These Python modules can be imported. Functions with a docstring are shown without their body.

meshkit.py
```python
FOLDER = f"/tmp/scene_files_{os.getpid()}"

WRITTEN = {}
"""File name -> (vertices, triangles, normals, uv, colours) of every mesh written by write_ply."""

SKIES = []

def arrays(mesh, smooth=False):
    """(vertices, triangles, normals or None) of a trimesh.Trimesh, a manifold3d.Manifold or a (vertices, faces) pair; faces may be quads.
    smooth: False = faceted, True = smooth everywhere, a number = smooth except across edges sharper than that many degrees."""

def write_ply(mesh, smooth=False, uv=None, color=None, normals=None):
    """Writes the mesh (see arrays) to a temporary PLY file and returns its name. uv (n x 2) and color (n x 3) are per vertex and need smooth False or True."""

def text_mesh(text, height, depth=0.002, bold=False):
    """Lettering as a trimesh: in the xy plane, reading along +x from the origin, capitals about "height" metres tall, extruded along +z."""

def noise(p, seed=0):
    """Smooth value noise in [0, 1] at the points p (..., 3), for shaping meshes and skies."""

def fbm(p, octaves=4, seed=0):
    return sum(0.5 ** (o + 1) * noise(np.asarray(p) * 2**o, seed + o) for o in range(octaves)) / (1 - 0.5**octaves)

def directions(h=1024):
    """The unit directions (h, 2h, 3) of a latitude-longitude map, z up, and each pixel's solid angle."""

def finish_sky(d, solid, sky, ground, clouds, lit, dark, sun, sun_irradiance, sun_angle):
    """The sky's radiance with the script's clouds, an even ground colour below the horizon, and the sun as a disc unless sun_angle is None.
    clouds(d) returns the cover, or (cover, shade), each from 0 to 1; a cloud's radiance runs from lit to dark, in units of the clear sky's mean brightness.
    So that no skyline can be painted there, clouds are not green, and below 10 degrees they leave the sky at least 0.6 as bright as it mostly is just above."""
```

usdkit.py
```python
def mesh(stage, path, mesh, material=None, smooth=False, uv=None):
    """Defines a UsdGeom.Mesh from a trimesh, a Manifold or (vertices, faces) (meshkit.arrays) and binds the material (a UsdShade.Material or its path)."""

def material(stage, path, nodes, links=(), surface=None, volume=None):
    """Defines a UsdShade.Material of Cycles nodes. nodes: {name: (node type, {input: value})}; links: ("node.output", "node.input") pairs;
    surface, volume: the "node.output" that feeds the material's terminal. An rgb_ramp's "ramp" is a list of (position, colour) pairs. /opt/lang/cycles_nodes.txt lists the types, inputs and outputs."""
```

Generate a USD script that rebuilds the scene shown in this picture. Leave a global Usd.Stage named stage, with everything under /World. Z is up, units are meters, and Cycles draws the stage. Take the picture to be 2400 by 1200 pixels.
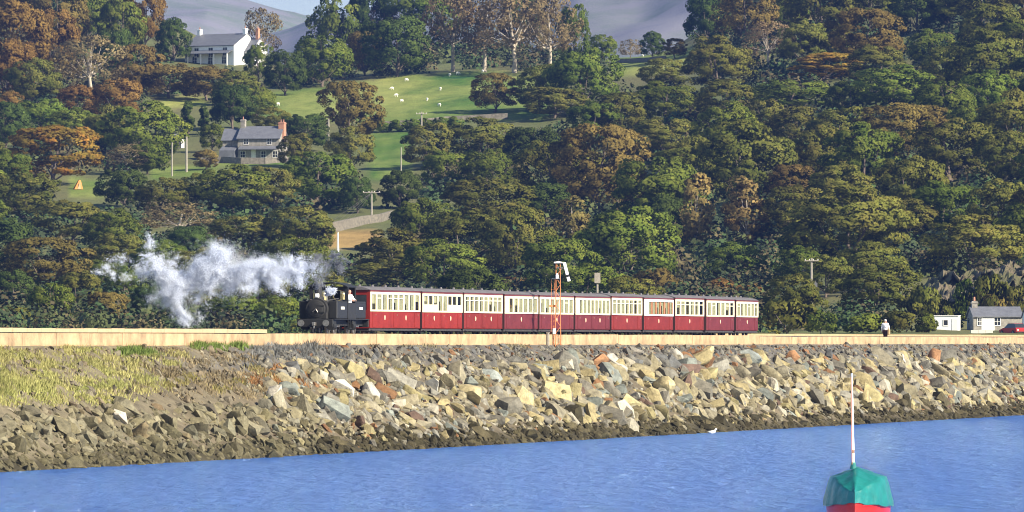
import math, random
import numpy as np, trimesh, usdkit, meshkit
import manifold3d as m3
from scipy.ndimage import gaussian_filter
from scipy.interpolate import RegularGridInterpolator
from scipy.spatial import ConvexHull
from shapely.geometry import Polygon, Point, box as sbox
from pxr import Usd, UsdGeom, UsdLux, UsdShade, Gf, Sdf, Vt

# ------------------------------------------------------------------ camera, sky, sun, exposure
stage = Usd.Stage.CreateInMemory()
UsdGeom.SetStageUpAxis(stage, 'Z'); UsdGeom.SetStageMetersPerUnit(stage, 1.0)
UsdGeom.Xform.Define(stage, '/World'); UsdGeom.Scope.Define(stage, '/World/Looks')
F, V0, HC = 17200.0, 800.0, 5.25            # lens in picture widths, horizon row, eye height above the water
cam = UsdGeom.Camera.Define(stage, '/World/camera')
cam.CreateHorizontalApertureAttr(36.0); cam.CreateFocalLengthAttr(36.0 * F / 2400.0)
cam.AddTranslateOp().Set((0, 0, HC)); cam.AddRotateXOp().Set(90 + math.degrees(math.atan((V0 - 600) / F)))
cam.CreateClippingRangeAttr((1.0, 60000.0))
cam.CreateExposureAttr(1.15)
SUN = np.array([0.83, -0.56, 0.0]); ELEV = math.radians(31)
SUN = SUN / np.linalg.norm(SUN) * math.cos(ELEV); SUN[2] = math.sin(ELEV)
ROT = math.atan2(SUN[0], SUN[1])
sky_mat = usdkit.material(stage, '/World/Looks/sky', {
    's': ('sky_texture', {'sky_type': 'single_scattering', 'sun_disc': False, 'sun_elevation': ELEV, 'sun_rotation': ROT, 'altitude': 20.0, 'air_density': 1.0, 'aerosol_density': 0.7, 'ozone_density': 1.5}),
    'b': ('background_shader', {'strength': 0.062})}, [('s.color', 'b.color')], surface='b.background')
dome = UsdLux.DomeLight.Define(stage, '/World/sky'); dome.CreateIntensityAttr(1.0)
UsdShade.MaterialBindingAPI.Apply(dome.GetPrim()).Bind(sky_mat)
dome.GetPrim().SetCustomDataByKey('kind', 'structure')
sun = UsdLux.DistantLight.Define(stage, '/World/sun')
sun.CreateIntensityAttr(1.25); sun.CreateAngleAttr(0.53); sun.CreateNormalizeAttr(True); sun.CreateColorAttr((1.0, 0.91, 0.74))
zdir = Gf.Vec3d(*map(float, SUN)); 
sun.AddOrientOp().Set(Gf.Quatf(Gf.Rotation(Gf.Vec3d(0, 0, 1), zdir).GetQuat()))

RNG = np.random.default_rng(7)
# ------------------------------------------------------------------ helpers
COUNT = {}
def numbered(base, parent='/World'):
    k = (parent, base); n = COUNT.get(k, 0); COUNT[k] = n + 1
    return f'{parent}/{base}' if n == 0 else f'{parent}/{base}_{n:03d}'
def tag(p, label=None, cat=None, group=None, kind=None):
    p = p.GetPrim() if hasattr(p, 'GetPrim') else p
    for k, v in (('label', label), ('category', cat), ('group', group), ('kind', kind)):
        if v: p.SetCustomDataByKey(k, v)
    return p
def P(parent): return '/World' if parent is None else str(parent.GetPath())
def obj(name, mesh, mat, parent=None, smooth=False, tint=None, normals=None):
    path = numbered(name, P(parent))
    m = usdkit.mesh(stage, path, mesh, mat, smooth)
    if normals is not None:
        m.CreateNormalsAttr(Vt.Vec3fArray.FromNumpy(np.asarray(normals, np.float32))); m.SetNormalsInterpolation('vertex')
    if tint is not None:
        UsdGeom.PrimvarsAPI(m).CreatePrimvar('tint', Sdf.ValueTypeNames.Color3fArray, 'vertex').Set(Vt.Vec3fArray.FromNumpy(np.asarray(tint, np.float32)))
    return m.GetPrim()
def thing(name, label, cat, loc=(0, 0, 0), rz=0.0, scale=None, group=None):
    x = UsdGeom.Xform.Define(stage, numbered(name))
    x.AddTranslateOp().Set(Gf.Vec3d(*map(float, loc))); x.AddRotateZOp().Set(float(math.degrees(rz)))
    if scale is not None: x.AddScaleOp().Set(Gf.Vec3f(*map(float, scale)))
    return tag(x, label, cat, group)
def structure(name, mesh, mat, smooth=False, **k):
    return tag(obj(name, mesh, mat, None, smooth, **k), kind='structure')
def cls(name):
    return stage.CreateClassPrim('/World/' + name)
def copy_of(proto, name, label, cat, loc, rz, scale, group=None):
    p = thing(name, label, cat, loc, rz, scale, group)
    p.GetReferences().AddInternalReference(proto.GetPath()); p.SetInstanceable(True)
    return p
cat_ = trimesh.util.concatenate
def bx(x0, x1, y0, y1, z0, z1, r=0.0):
    if r <= 0:
        m = trimesh.creation.box((x1 - x0, y1 - y0, z1 - z0)); m.apply_translation(((x0 + x1) / 2, (y0 + y1) / 2, (z0 + z1) / 2)); return m
    pts = []
    for sx, X in ((1, x0), (-1, x1)):
        for sy, Y in ((1, y0), (-1, y1)):
            for sz, Z in ((1, z0), (-1, z1)):
                pts += [(X, Y + sy * r, Z + sz * r), (X + sx * r, Y, Z + sz * r), (X + sx * r, Y + sy * r, Z)]
    return trimesh.convex.convex_hull(np.array(pts))
def cyl(p, q, r, r2=None, n=12):
    """a (tapered) rod from p to q"""
    p, q = np.array(p, float), np.array(q, float); r2 = r if r2 is None else r2
    a = q - p; L = np.linalg.norm(a); a /= L
    u = np.cross(a, [0, 0, 1.0] if abs(a[2]) < 0.9 else [1.0, 0, 0]); u /= np.linalg.norm(u); w = np.cross(a, u)
    t = np.arange(n) * 2 * np.pi / n; ring = np.cos(t)[:, None] * u + np.sin(t)[:, None] * w
    v = np.vstack([p + ring * r, q + ring * r2, p, q]); f = []
    for i in range(n):
        j = (i + 1) % n
        f += [(i, j, n + j), (i, n + j, n + i), (2 * n, j, i), (2 * n + 1, n + i, n + j)]
    return trimesh.Trimesh(v, f, process=False)
def tube(pts, rad, n=7):
    pts = np.array(pts, float); rad = np.broadcast_to(rad, (len(pts),))
    return cat_([cyl(pts[i], pts[i + 1], rad[i], rad[i + 1], n) for i in range(len(pts) - 1)])
def sph(c, r, s=2, sc=(1, 1, 1)):
    m = trimesh.creation.icosphere(s, 1.0); m.apply_scale(np.array(sc) * r); m.apply_translation(c); return m
def prism(poly, y0, y1):
    """an outline in xz, from y0 to y1"""
    m = trimesh.creation.extrude_polygon(Polygon(poly), y1 - y0, engine='earcut')
    v = m.vertices.copy(); m.vertices = np.c_[v[:, 0], y1 - v[:, 2], v[:, 1]]
    return m
def profile(poly, x0, x1):
    """an outline in yz, from x0 to x1"""
    m = trimesh.creation.extrude_polygon(Polygon(poly), x1 - x0, engine='earcut')
    v = m.vertices.copy(); m.vertices = np.c_[x0 + v[:, 2], v[:, 0], v[:, 1]]
    return m
def grid(xs, ys, fz):
    X, Y = np.meshgrid(xs, ys, indexing='ij'); v = fz(X, Y)
    i, j = np.meshgrid(np.arange(len(xs) - 1), np.arange(len(ys) - 1), indexing='ij'); n = len(ys)
    q = np.stack([i * n + j, (i + 1) * n + j, (i + 1) * n + j + 1, i * n + j + 1], -1).reshape(-1, 4)
    return v.reshape(-1, 3), q
def at(u, v, D):
    """the point seen at column u, row v of the 2400 x 1200 photograph, D metres away"""
    return np.array([(u - 1200) / F * D, D, HC + (V0 - v) / F * D])
TH = math.radians(14.0); SD, CD = math.sin(TH), math.cos(TH); Y0 = 410.0
def cob(t, o, z):                               # along the causeway, towards the water, height
    return np.array([o * CD + t * SD, Y0 - o * SD + t * CD, z])
def t_of(u, o=0.0):
    a = u - 1200.0
    return (a * (Y0 - SD * o) - F * CD * o) / (F * SD - CD * a)
RZ = math.pi / 2 - TH                           # local x along the causeway; the sunny side is local -y

# ------------------------------------------------------------------ materials
def mat(name, nodes, links, surface='p.BSDF', volume=None):
    return usdkit.material(stage, '/World/Looks/' + name, nodes, links, surface=surface, volume=volume)
def paint(name, c, rough=0.4, var=0.12, scale=3.0, metal=0.0, bump=0.0, bscale=20.0, spec=0.5):
    a = tuple(x * (1 - var) for x in c); b = tuple(min(1, x * (1 + var)) for x in c)
    nodes = {'t': ('texture_coordinate', {}), 'n': ('noise_texture', {'scale': scale, 'detail': 6.0, 'roughness': 0.65}),
             'r': ('rgb_ramp', {'ramp': [(0.3, a), (0.7, b)]}), 'p': ('principled_bsdf', {'roughness': rough, 'metallic': metal, 'specular_ior_level': spec})}
    links = [('t.object', 'n.vector'), ('n.fac', 'r.fac'), ('r.color', 'p.base_color')]
    if bump:
        nodes['n2'] = ('noise_texture', {'scale': bscale, 'detail': 4.0}); nodes['b'] = ('bump', {'strength': bump, 'distance': 0.03})
        links += [('t.object', 'n2.vector'), ('n2.fac', 'b.height'), ('b.normal', 'p.normal')]
    return mat(name, nodes, links)
def tinted(name, rough=0.85, scale=1.6, lo=0.65, hi=1.25, bump=0.5):
    """colour from the mesh's own tint, mottled"""
    return mat(name, {'a': ('attribute', {'attribute': 'tint'}), 't': ('geometry', {}), 'n': ('noise_texture', {'scale': scale, 'detail': 8.0, 'roughness': 0.7}),
        'r': ('rgb_ramp', {'ramp': [(0.3, (lo,) * 3), (0.7, (hi, hi, hi * 0.97))]}), 'm': ('mix', {'mix_type': 'multiply', 'fac': 1.0}),
        'n2': ('noise_texture', {'scale': 9.0, 'detail': 5.0}), 'b': ('bump', {'strength': bump, 'distance': 0.05}), 'p': ('principled_bsdf', {'roughness': rough, 'specular_ior_level': 0.25})},
        [('t.position', 'n.vector'), ('t.position', 'n2.vector'), ('n.fac', 'r.fac'), ('a.color', 'm.color1'), ('r.color', 'm.color2'), ('m.color', 'p.base_color'), ('n2.fac', 'b.height'), ('b.normal', 'p.normal')])
def leafy(name, cols, scale=0.45):
    return mat(name, {'a': ('attribute', {'attribute': 'tint'}), 't': ('texture_coordinate', {}), 'o': ('object_info', {}),
        'n': ('noise_texture', {'scale': scale, 'detail': 3.0, 'roughness': 0.6}), 'r': ('rgb_ramp', {'ramp': list(zip((0.28, 0.5, 0.72), cols))}),
        'm': ('mix', {'mix_type': 'multiply', 'fac': 1.0}),
        'h1': ('map_range', {'from_min': 0.0, 'from_max': 1.0, 'to_min': 0.488, 'to_max': 0.512}),
        'mm': ('math', {'math_type': 'multiply', 'value2': 7.31}), 'fr': ('math', {'math_type': 'fraction'}),
        'h2': ('map_range', {'from_min': 0.0, 'from_max': 1.0, 'to_min': 0.82, 'to_max': 1.2}),
        'h': ('hsv', {'saturation': 1.0, 'fac': 1.0}), 'd': ('diffuse_bsdf', {}), 'tr': ('translucent_bsdf', {}), 'x': ('mix_closure', {'fac': 0.38})},
        [('t.object', 'n.vector'), ('n.fac', 'r.fac'), ('r.color', 'm.color1'), ('a.color', 'm.color2'), ('m.color', 'h.color'),
         ('o.random', 'h1.value'), ('h1.result', 'h.hue'), ('o.random', 'mm.value1'), ('mm.value', 'fr.value1'), ('fr.value', 'h2.value'), ('h2.result', 'h.value'),
         ('h.color', 'd.color'), ('h.color', 'tr.color'), ('d.BSDF', 'x.closure1'), ('tr.BSDF', 'x.closure2')], surface='x.closure')
M = {}
M['stone'] = tinted('stone', scale=3.0, lo=0.5, hi=1.35, bump=0.9); M['slope'] = tinted('slope', scale=0.8, lo=0.55, hi=1.3, bump=0.8)
M['blade'] = tinted('blade', rough=0.8, scale=1.0, lo=0.8, hi=1.2, bump=0.0)
M['wall'] = paint('wall', (0.385, 0.262, 0.142), 0.9, 0.40, 0.9, bump=0.6, bscale=5.0)
M['coping'] = paint('coping', (0.44, 0.312, 0.175), 0.9, 0.12, 1.5, bump=0.3, bscale=8.0)
M['ballast'] = paint('ballast', (0.11, 0.10, 0.09), 0.95, 0.4, 6.0, bump=1.0, bscale=18.0)
M['rail'] = paint('rail', (0.16, 0.12, 0.10), 0.4, 0.3, 4.0, metal=0.6)
M['black'] = paint('black', (0.012, 0.012, 0.012), 0.7, 0.3, 3.0)
M['soot'] = paint('soot', (0.02, 0.019, 0.018), 0.75, 0.3, 3.0)
M['tankblack'] = paint('tankblack', (0.013, 0.013, 0.012), 0.6, 0.25, 2.0)
M['steel'] = paint('steel', (0.32, 0.30, 0.28), 0.35, 0.3, 8.0, metal=0.8)
M['brass'] = paint('brass', (0.75, 0.62, 0.32), 0.25, 0.1, 5.0, metal=0.9)
M['plate'] = paint('plate', (0.55, 0.52, 0.45), 0.5, 0.2, 20.0)
M['buffer_red'] = paint('buffer_red', (0.45, 0.03, 0.02), 0.5, 0.1)
M['cream'] = paint('cream', (0.66, 0.59, 0.39), 0.4, 0.06, 2.0)
M['white'] = paint('white', (0.82, 0.80, 0.76), 0.5, 0.05, 2.0)
REDS = [(0.20, 0.020, 0.015), (0.165, 0.022, 0.019), (0.12, 0.022, 0.026), (0.16, 0.020, 0.017)]
for i, c in enumerate(REDS): M[f'red{i}'] = paint(f'coach_red_{i}', c, 0.62, 0.2, 1.3, spec=0.15)
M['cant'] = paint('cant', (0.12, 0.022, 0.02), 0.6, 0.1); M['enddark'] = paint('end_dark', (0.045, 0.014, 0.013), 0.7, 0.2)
M['roof'] = paint('coach_roof', (0.125, 0.115, 0.12), 0.8, 0.2, 1.2, bump=0.2, bscale=5.0)
M['under'] = paint('underframe', (0.045, 0.040, 0.042), 0.8, 0.3)
M['wood'] = paint('varnished_wood', (0.36, 0.15, 0.05), 0.35, 0.25, 5.0)
M['inside'] = paint('coach_inside', (0.62, 0.54, 0.36), 0.7, 0.2, 2.0)
M['curtain'] = paint('curtain', (0.46, 0.42, 0.30), 0.9, 0.15)
M['crest'] = paint('crest', (0.72, 0.40, 0.26), 0.5, 0.2, 30.0)
M['pane'] = mat('pane', {'a': ('transparent_bsdf', {'color': (0.90, 0.92, 0.88)}), 'g': ('glossy_bsdf', {'roughness': 0.06, 'color': (1, 1, 1)}), 'x': ('mix_closure', {'fac': 0.14})},
    [('a.BSDF', 'x.closure1'), ('g.BSDF', 'x.closure2')], surface='x.closure')
M['darkglass'] = paint('dark_glass', (0.03, 0.035, 0.04), 0.08, 0.1)
M['lattice'] = paint('lattice_orange', (0.62, 0.23, 0.085), 0.75, 0.22, 6.0)
M['timber'] = paint('pole_timber', (0.30, 0.27, 0.225), 0.9, 0.2, 4.0)
M['slate'] = paint('slate', (0.13, 0.135, 0.155), 0.55, 0.2, 1.3, bump=0.3, bscale=7.0)
M['cottage'] = paint('cottage_stone', (0.27, 0.25, 0.215), 0.9, 0.4, 1.8, bump=0.7, bscale=5.0)
M['render'] = paint('white_render', (0.82, 0.82, 0.80), 0.8, 0.04, 0.8)
M['brick'] = paint('red_brick', (0.40, 0.20, 0.13), 0.9, 0.25, 4.0)
M['drystone'] = paint('dry_stone', (0.15, 0.135, 0.11), 0.95, 0.45, 2.2, bump=1.0, bscale=4.0)
M['tarp'] = paint('tarp', (0.008, 0.150, 0.138), 0.36, 0.22, 2.5, bump=0.5, bscale=7.0)
M['hull'] = paint('hull_red', (0.62, 0.02, 0.012), 0.3, 0.06, 2.0)
M['mast'] = paint('mast', (0.80, 0.78, 0.74), 0.4, 0.05)
M['carred'] = paint('car_red', (0.42, 0.03, 0.03), 0.3, 0.05)
M['rubber'] = paint('rubber', (0.02, 0.02, 0.02), 0.8, 0.1)
M['tent'] = paint('orange_fabric', (0.50, 0.20, 0.03), 0.7, 0.15, 1.0)
M['skin'] = paint('skin', (0.48, 0.28, 0.20), 0.6, 0.06)
M['shirt'] = paint('white_shirt', (0.80, 0.80, 0.80), 0.8, 0.05)
M['trousers'] = paint('dark_trousers', (0.05, 0.022, 0.022), 0.85, 0.2)
M['denim'] = paint('blue_overalls', (0.03, 0.045, 0.12), 0.85, 0.2)
M['hair'] = paint('grey_hair', (0.42, 0.40, 0.37), 0.8, 0.2)
M['bag'] = paint('tan_bag', (0.36, 0.24, 0.12), 0.8, 0.2)
M['fleece'] = paint('fleece', (0.78, 0.75, 0.66), 0.95, 0.08, 6.0)
M['feather'] = paint('white_feather', (0.85, 0.85, 0.85), 0.8, 0.03)
M['bark'] = paint('bark', (0.13, 0.10, 0.075), 0.9, 0.3, 3.0)
M['palebark'] = paint('pale_bark', (0.40, 0.345, 0.27), 0.9, 0.25, 1.5)
M['dirt'] = paint('dirt', (0.15, 0.115, 0.075), 0.95, 0.35, 0.5, bump=0.5, bscale=2.0)
def ground(name, cols, s1, s2, bump=0.6):
    return mat(name, {'g': ('geometry', {}), 'n': ('noise_texture', {'scale': s1, 'detail': 8.0, 'roughness': 0.65}), 'n2': ('noise_texture', {'scale': s2, 'detail': 6.0, 'roughness': 0.7}),
        'x': ('mix_float', {'fac': 0.45}), 'r': ('rgb_ramp', {'ramp': list(zip(np.linspace(0.32, 0.68, len(cols)), cols))}), 'b': ('bump', {'strength': bump, 'distance': 0.3}), 'p': ('principled_bsdf', {'roughness': 0.95, 'specular_ior_level': 0.1})},
        [('g.position', 'n.vector'), ('g.position', 'n2.vector'), ('n.fac', 'x.a'), ('n2.fac', 'x.b'), ('x.result', 'r.fac'), ('r.color', 'p.base_color'), ('n2.fac', 'b.height'), ('b.normal', 'p.normal')])
M['turf'] = tinted('turf', rough=0.95, scale=0.5, lo=0.8, hi=1.2, bump=0.5)
M['marsh'] = ground('marsh_grass', [(0.07, 0.075, 0.03), (0.11, 0.10, 0.045), (0.14, 0.11, 0.055)], 0.05, 0.5)
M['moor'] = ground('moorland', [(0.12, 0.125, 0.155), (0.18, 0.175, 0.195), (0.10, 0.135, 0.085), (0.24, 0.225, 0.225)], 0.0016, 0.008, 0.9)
M['crag'] = ground('crag_rock', [(0.085, 0.075, 0.045), (0.15, 0.12, 0.085), (0.08, 0.085, 0.035), (0.20, 0.165, 0.125)], 0.11, 0.9, 1.0)
M['water'] = mat('water', {'g': ('geometry', {}), 'mp': ('mapping', {'scale': (1.0, 0.22, 1.0)}),
    'n1': ('noise_texture', {'scale': 1.5, 'detail': 7.0, 'roughness': 0.7, 'distortion': 0.4}), 'n2': ('noise_texture', {'scale': 0.45, 'detail': 4.0, 'roughness': 0.6}),
    'ad': ('math', {'math_type': 'multiply_add', 'value2': 1.0}), 'b': ('bump', {'strength': 1.0, 'distance': 2.6}),
    'd': ('diffuse_bsdf', {'color': (0.055, 0.19, 0.72)}), 'gl': ('glossy_bsdf', {'color': (0.6, 0.8, 1.0), 'roughness': 0.10}), 'x': ('mix_closure', {'fac': 0.42})},
    [('g.position', 'mp.vector'), ('mp.vector', 'n1.vector'), ('mp.vector', 'n2.vector'), ('n1.fac', 'ad.value1'), ('n2.fac', 'ad.value3'), ('ad.value', 'b.height'), ('b.normal', 'd.normal'), ('b.normal', 'gl.normal'), ('d.BSDF', 'x.closure1'), ('gl.BSDF', 'x.closure2')], surface='x.closure')

# ------------------------------------------------------------------ water and the causeway
xs = np.linspace(-500, 700, 61); ys = np.linspace(-60, 1100, 59)
structure('water', grid(xs, ys, lambda X, Y: np.stack([X, Y, 0 * X], -1)), M['water'])
def slope_z(o):                                  # height of the rock slope towards the water
    return np.interp(o, [0.2, 1.5, 4.0, 8.0, 11.0], [5.08, 4.35, 2.6, 0.0, -1.9])
def zone(u, z):                                  # tint of the slope's earth and rubble at picture column u
    pts = np.stack([u / 120.0, z * 1.2, 0 * u], -1); n = meshkit.fbm(pts, 3, 5)
    base = np.zeros(u.shape + (3,)); 
    grey, tan, brown, weed = (np.array(c) for c in ((0.115, 0.105, 0.095), (0.13, 0.105, 0.07), (0.155, 0.13, 0.085), (0.045, 0.038, 0.02)))
    base[:] = tan; k = np.clip((z - 3.4 + (n - .5) * 2.2) / 0.8, 0, 1)[..., None]; base = base * (1 - k) + grey * k
    k = np.clip((520 - u + (n - .5) * 300) / 150, 0, 1)[..., None]; base = base * (1 - k) + brown * k
    k = np.clip((0.75 + (n - .5) * 1.1 - z) / 0.35, 0, 1)[..., None]; base = base * (1 - k) + weed * k
    return base
ts = np.concatenate([np.arange(-330, -135, 4.0), np.arange(-135, 190, 0.3), np.arange(190, 430, 4.0)]); os_ = np.linspace(0.2, 11.0, 40)
def slope_pts(T, O):
    z = slope_z(O); n = meshkit.fbm(np.stack([T * 0.9, O * 0.9, 0 * T], -1), 4, 3) - 0.5
    z = z + n * np.clip(O - 0.2, 0, 0.5) * 1.1
    return np.stack([O * CD + T * SD, Y0 - O * SD + T * CD, z], -1)
v, q = grid(ts, os_, slope_pts); U = 1200 + F * v[..., 0] / np.maximum(v[..., 1], 50)
emb = tag(UsdGeom.Xform.Define(stage, numbered('embankment')), kind='structure')
obj('slope', (v.reshape(-1, 3), q), M['slope'], emb, tint=zone(U, v[..., 2]).reshape(-1, 3))
tops = [(-0.15, 4.9), (0.2, 5.08)]
prof = [(-14.0, 0.4), (-6.0, 5.0), (-0.2, 5.10), (0.25, 5.10)]
v, q = grid(np.array([-330., -135, 190, 430]), np.arange(4), lambda T, K: np.stack([np.take([p[0] for p in prof], K.astype(int)) * CD + T * SD, Y0 - np.take([p[0] for p in prof], K.astype(int)) * SD + T * CD, np.take([p[1] for p in prof], K.astype(int))], -1))
obj('crest', (v.reshape(-1, 3), q), M['dirt'], emb)
def along(t0, t1, sec, twist=0):                 # a bar of section sec [(o, z) ...] from t0 to t1
    m = trimesh.creation.extrude_polygon(Polygon(sec), t1 - t0, engine='earcut'); w = m.vertices.copy()
    m.vertices = np.array([cob(t0 + a[2], a[0], a[1]) for a in w]); m.fix_normals(); return m
def box_sec(o0, o1, z0, z1): return [(o0, z0), (o1, z0), (o1, z1), (o0, z1)]
tL, tR = t_of(612), t_of(1778)
wall = thing('sea_wall', 'long tan stone parapet wall along the top of the rocky embankment', 'wall')
for a, b, z in ((-330, -100, 5.62), (190, 430, 5.55)): obj('wall_panel', along(a, b, box_sec(-0.25, 0.25, 4.7, z)), M['wall'], wall)
edges = np.linspace(-100, 190, 59)
for i, (a, b) in enumerate(zip(edges[:-1], edges[1:])):
    j = RNG.normal(0, 0.008, 2); top = 5.64 if b < tR + 4 else 5.56
    obj('wall_panel', along(a + 0.02, b - 0.02, box_sec(-0.25, 0.25 + j[0], 4.7, top + j[1])), M['wall'], wall)
a = -100.0
while a < tL - 0.5:
    b = min(a + 2.1, tL); dz = RNG.normal(0, 0.008)
    obj('coping_slab', along(a + 0.012, b - 0.012, box_sec(-0.31, 0.31, 5.655, 5.84 + dz)), M['coping'], wall); a = b
obj('coping_slab', along(-330, -100.02, box_sec(-0.31, 0.31, 5.655, 5.84)), M['coping'], wall)
far = thing('back_wall', 'low pale wall on the far side of the track behind the walking person', 'wall')
for a, b in zip(np.linspace(tR - 2, 190, 24)[:-1], np.linspace(tR - 2, 190, 24)[1:]):
    obj('wall_panel', along(a + 0.02, b - 0.02, box_sec(-4.5, -4.1, 4.8, 5.76 + RNG.normal(0, 0.006))), M['coping'], far)
obj('wall_panel', along(190.02, 430, box_sec(-4.5, -4.1, 4.8, 5.76)), M['coping'], far)
tag(obj('ballast_bed', along(-330, 430, [(-3.6, 5.0), (-3.0, 5.46), (-0.85, 5.46), (-0.3, 5.05)]), M['ballast']), 'dark stone ballast bed under the railway track', 'ballast')
TC, ZR = -1.95, 5.61
track = thing('railway_track', 'two steel narrow gauge rails under the train', 'track')
for s in (-0.3, 0.3): obj('rail', along(-330, 430, box_sec(TC + s - 0.03, TC + s + 0.03, 5.46, ZR)), M['rail'], track)

# rocks of the slope
def rock_hulls(k, seed):
    r = np.random.default_rng(seed); out = []
    for _ in range(k):
        p = r.normal(size=(18, 3)); p /= np.abs(p).max(1, keepdims=True) ** 0.75 * np.linalg.norm(p, axis=1, keepdims=True) ** 0.25; p *= r.uniform(0.8, 1.05, (18, 1)) * (1, 0.75, 0.55)
        h = ConvexHull(p); ids = h.vertices; mp = {a: b for b, a in enumerate(ids)}
        m = trimesh.Trimesh(p[ids], [[mp[x] for x in s] for s in h.simplices], process=False); m.fix_normals(); out.append((np.array(m.vertices), np.array(m.faces)))
    return out
HULLS = rock_hulls(30, 4)
STONE = np.array([(0.40, 0.345, 0.225), (0.36, 0.32, 0.235), (0.34, 0.32, 0.28), (0.46, 0.38, 0.21), (0.29, 0.265, 0.22), (0.56, 0.51, 0.42), (0.32, 0.17, 0.085), (0.17, 0.11, 0.085), (0.27, 0.29, 0.27), (0.22, 0.20, 0.17), (0.42, 0.36, 0.19)])
PROB = np.array([22, 18, 14, 12, 12, 6, 4, 3, 8, 8, 10.0]); PROB /= PROB.sum()
rocks = []
def rock(t, o, r, flat=None):
    u = 1200 + F * (o * CD + t * SD) / (Y0 - o * SD + t * CD); z = float(slope_z(o)); zz = z + RNG.normal(0, 0.25)
    hv, hf = HULLS[RNG.integers(len(HULLS))]
    sc = r * np.array([1.0, RNG.uniform(0.7, 1.05), RNG.uniform(0.75, 1.25)])
    R = trimesh.transformations.euler_matrix(RNG.normal(0, 0.55), 0.5 + RNG.normal(0, 0.45), RNG.normal(0, 0.9))[:3, :3]
    w = (hv * sc) @ R.T                                # local x runs down the slope
    A = np.array([[CD, SD, 0], [-SD, CD, 0], [0, 0, 1.0]])
    w = w @ A.T + cob(t, o, z + r * 0.22)
    if zz < 0.75: c = np.array([(0.055, 0.046, 0.022), (0.085, 0.072, 0.035), (0.12, 0.10, 0.055)])[RNG.integers(3)]
    elif u < 560 and zz > 2.3: c = np.array([(0.24, 0.19, 0.13), (0.30, 0.26, 0.19), (0.2, 0.17, 0.13)])[RNG.integers(3)]
    elif zz > 4.0: c = np.array([(0.20, 0.19, 0.175), (0.26, 0.235, 0.20), (0.30, 0.16, 0.085), (0.17, 0.17, 0.175), (0.36, 0.32, 0.24)])[RNG.choice(5, p=[.34, .28, .1, .18, .1])]
    else:
        c = STONE[RNG.choice(len(STONE), p=PROB)]
        if u < 600: c = c * 0.4 + np.array((0.27, 0.235, 0.15)) * 0.6
    if u < 750 and zz < 2.2: c = c * .5 + np.array((.22, .195, .12)) * .5
    c = c * RNG.uniform(0.48, 0.78) * np.array((0.97, 0.96, 0.90))
    rocks.append((r / w[:, 1].mean(), w, hf, c, u))
for _ in range(12500):
    t = RNG.uniform(-132, 182); o = RNG.uniform(0.6, 8.6) ; z = float(slope_z(o)); u = 1200 + F * (o * CD + t * SD) / (Y0 - o * SD + t * CD)
    if RNG.uniform() < 0.16: o = RNG.uniform(6.4, 8.5); z = float(slope_z(o))
    if not -150 < u < 2550: continue
    dens = 1.0; r = RNG.gamma(3.2, 0.085)
    if u < 620 and z > 2.2: dens = 0.25; r = min(r * .7, .3)
    elif z > 4.1: r = min(r * 0.72, .34); dens = 0.9
    elif z < 0.9: r *= 0.6
    elif u > 1250 and u < 2250: r *= 1.3; dens = 0.62
    if RNG.uniform() > dens: continue
    rock(t, o, min(max(r, 0.1), 0.95))
for _ in range(11000):
    t = RNG.uniform(-132, 182); o = RNG.uniform(0.5, 8.5) if RNG.uniform() < .8 else RNG.uniform(.45, 2.2); u = 1200 + F * (o * CD + t * SD) / (Y0 - o * SD + t * CD)
    if -100 < u < 2500 and not (u < 620 and o < 4.5 and RNG.uniform() < .5): rock(t, o, RNG.uniform(.07, .2))
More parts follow.
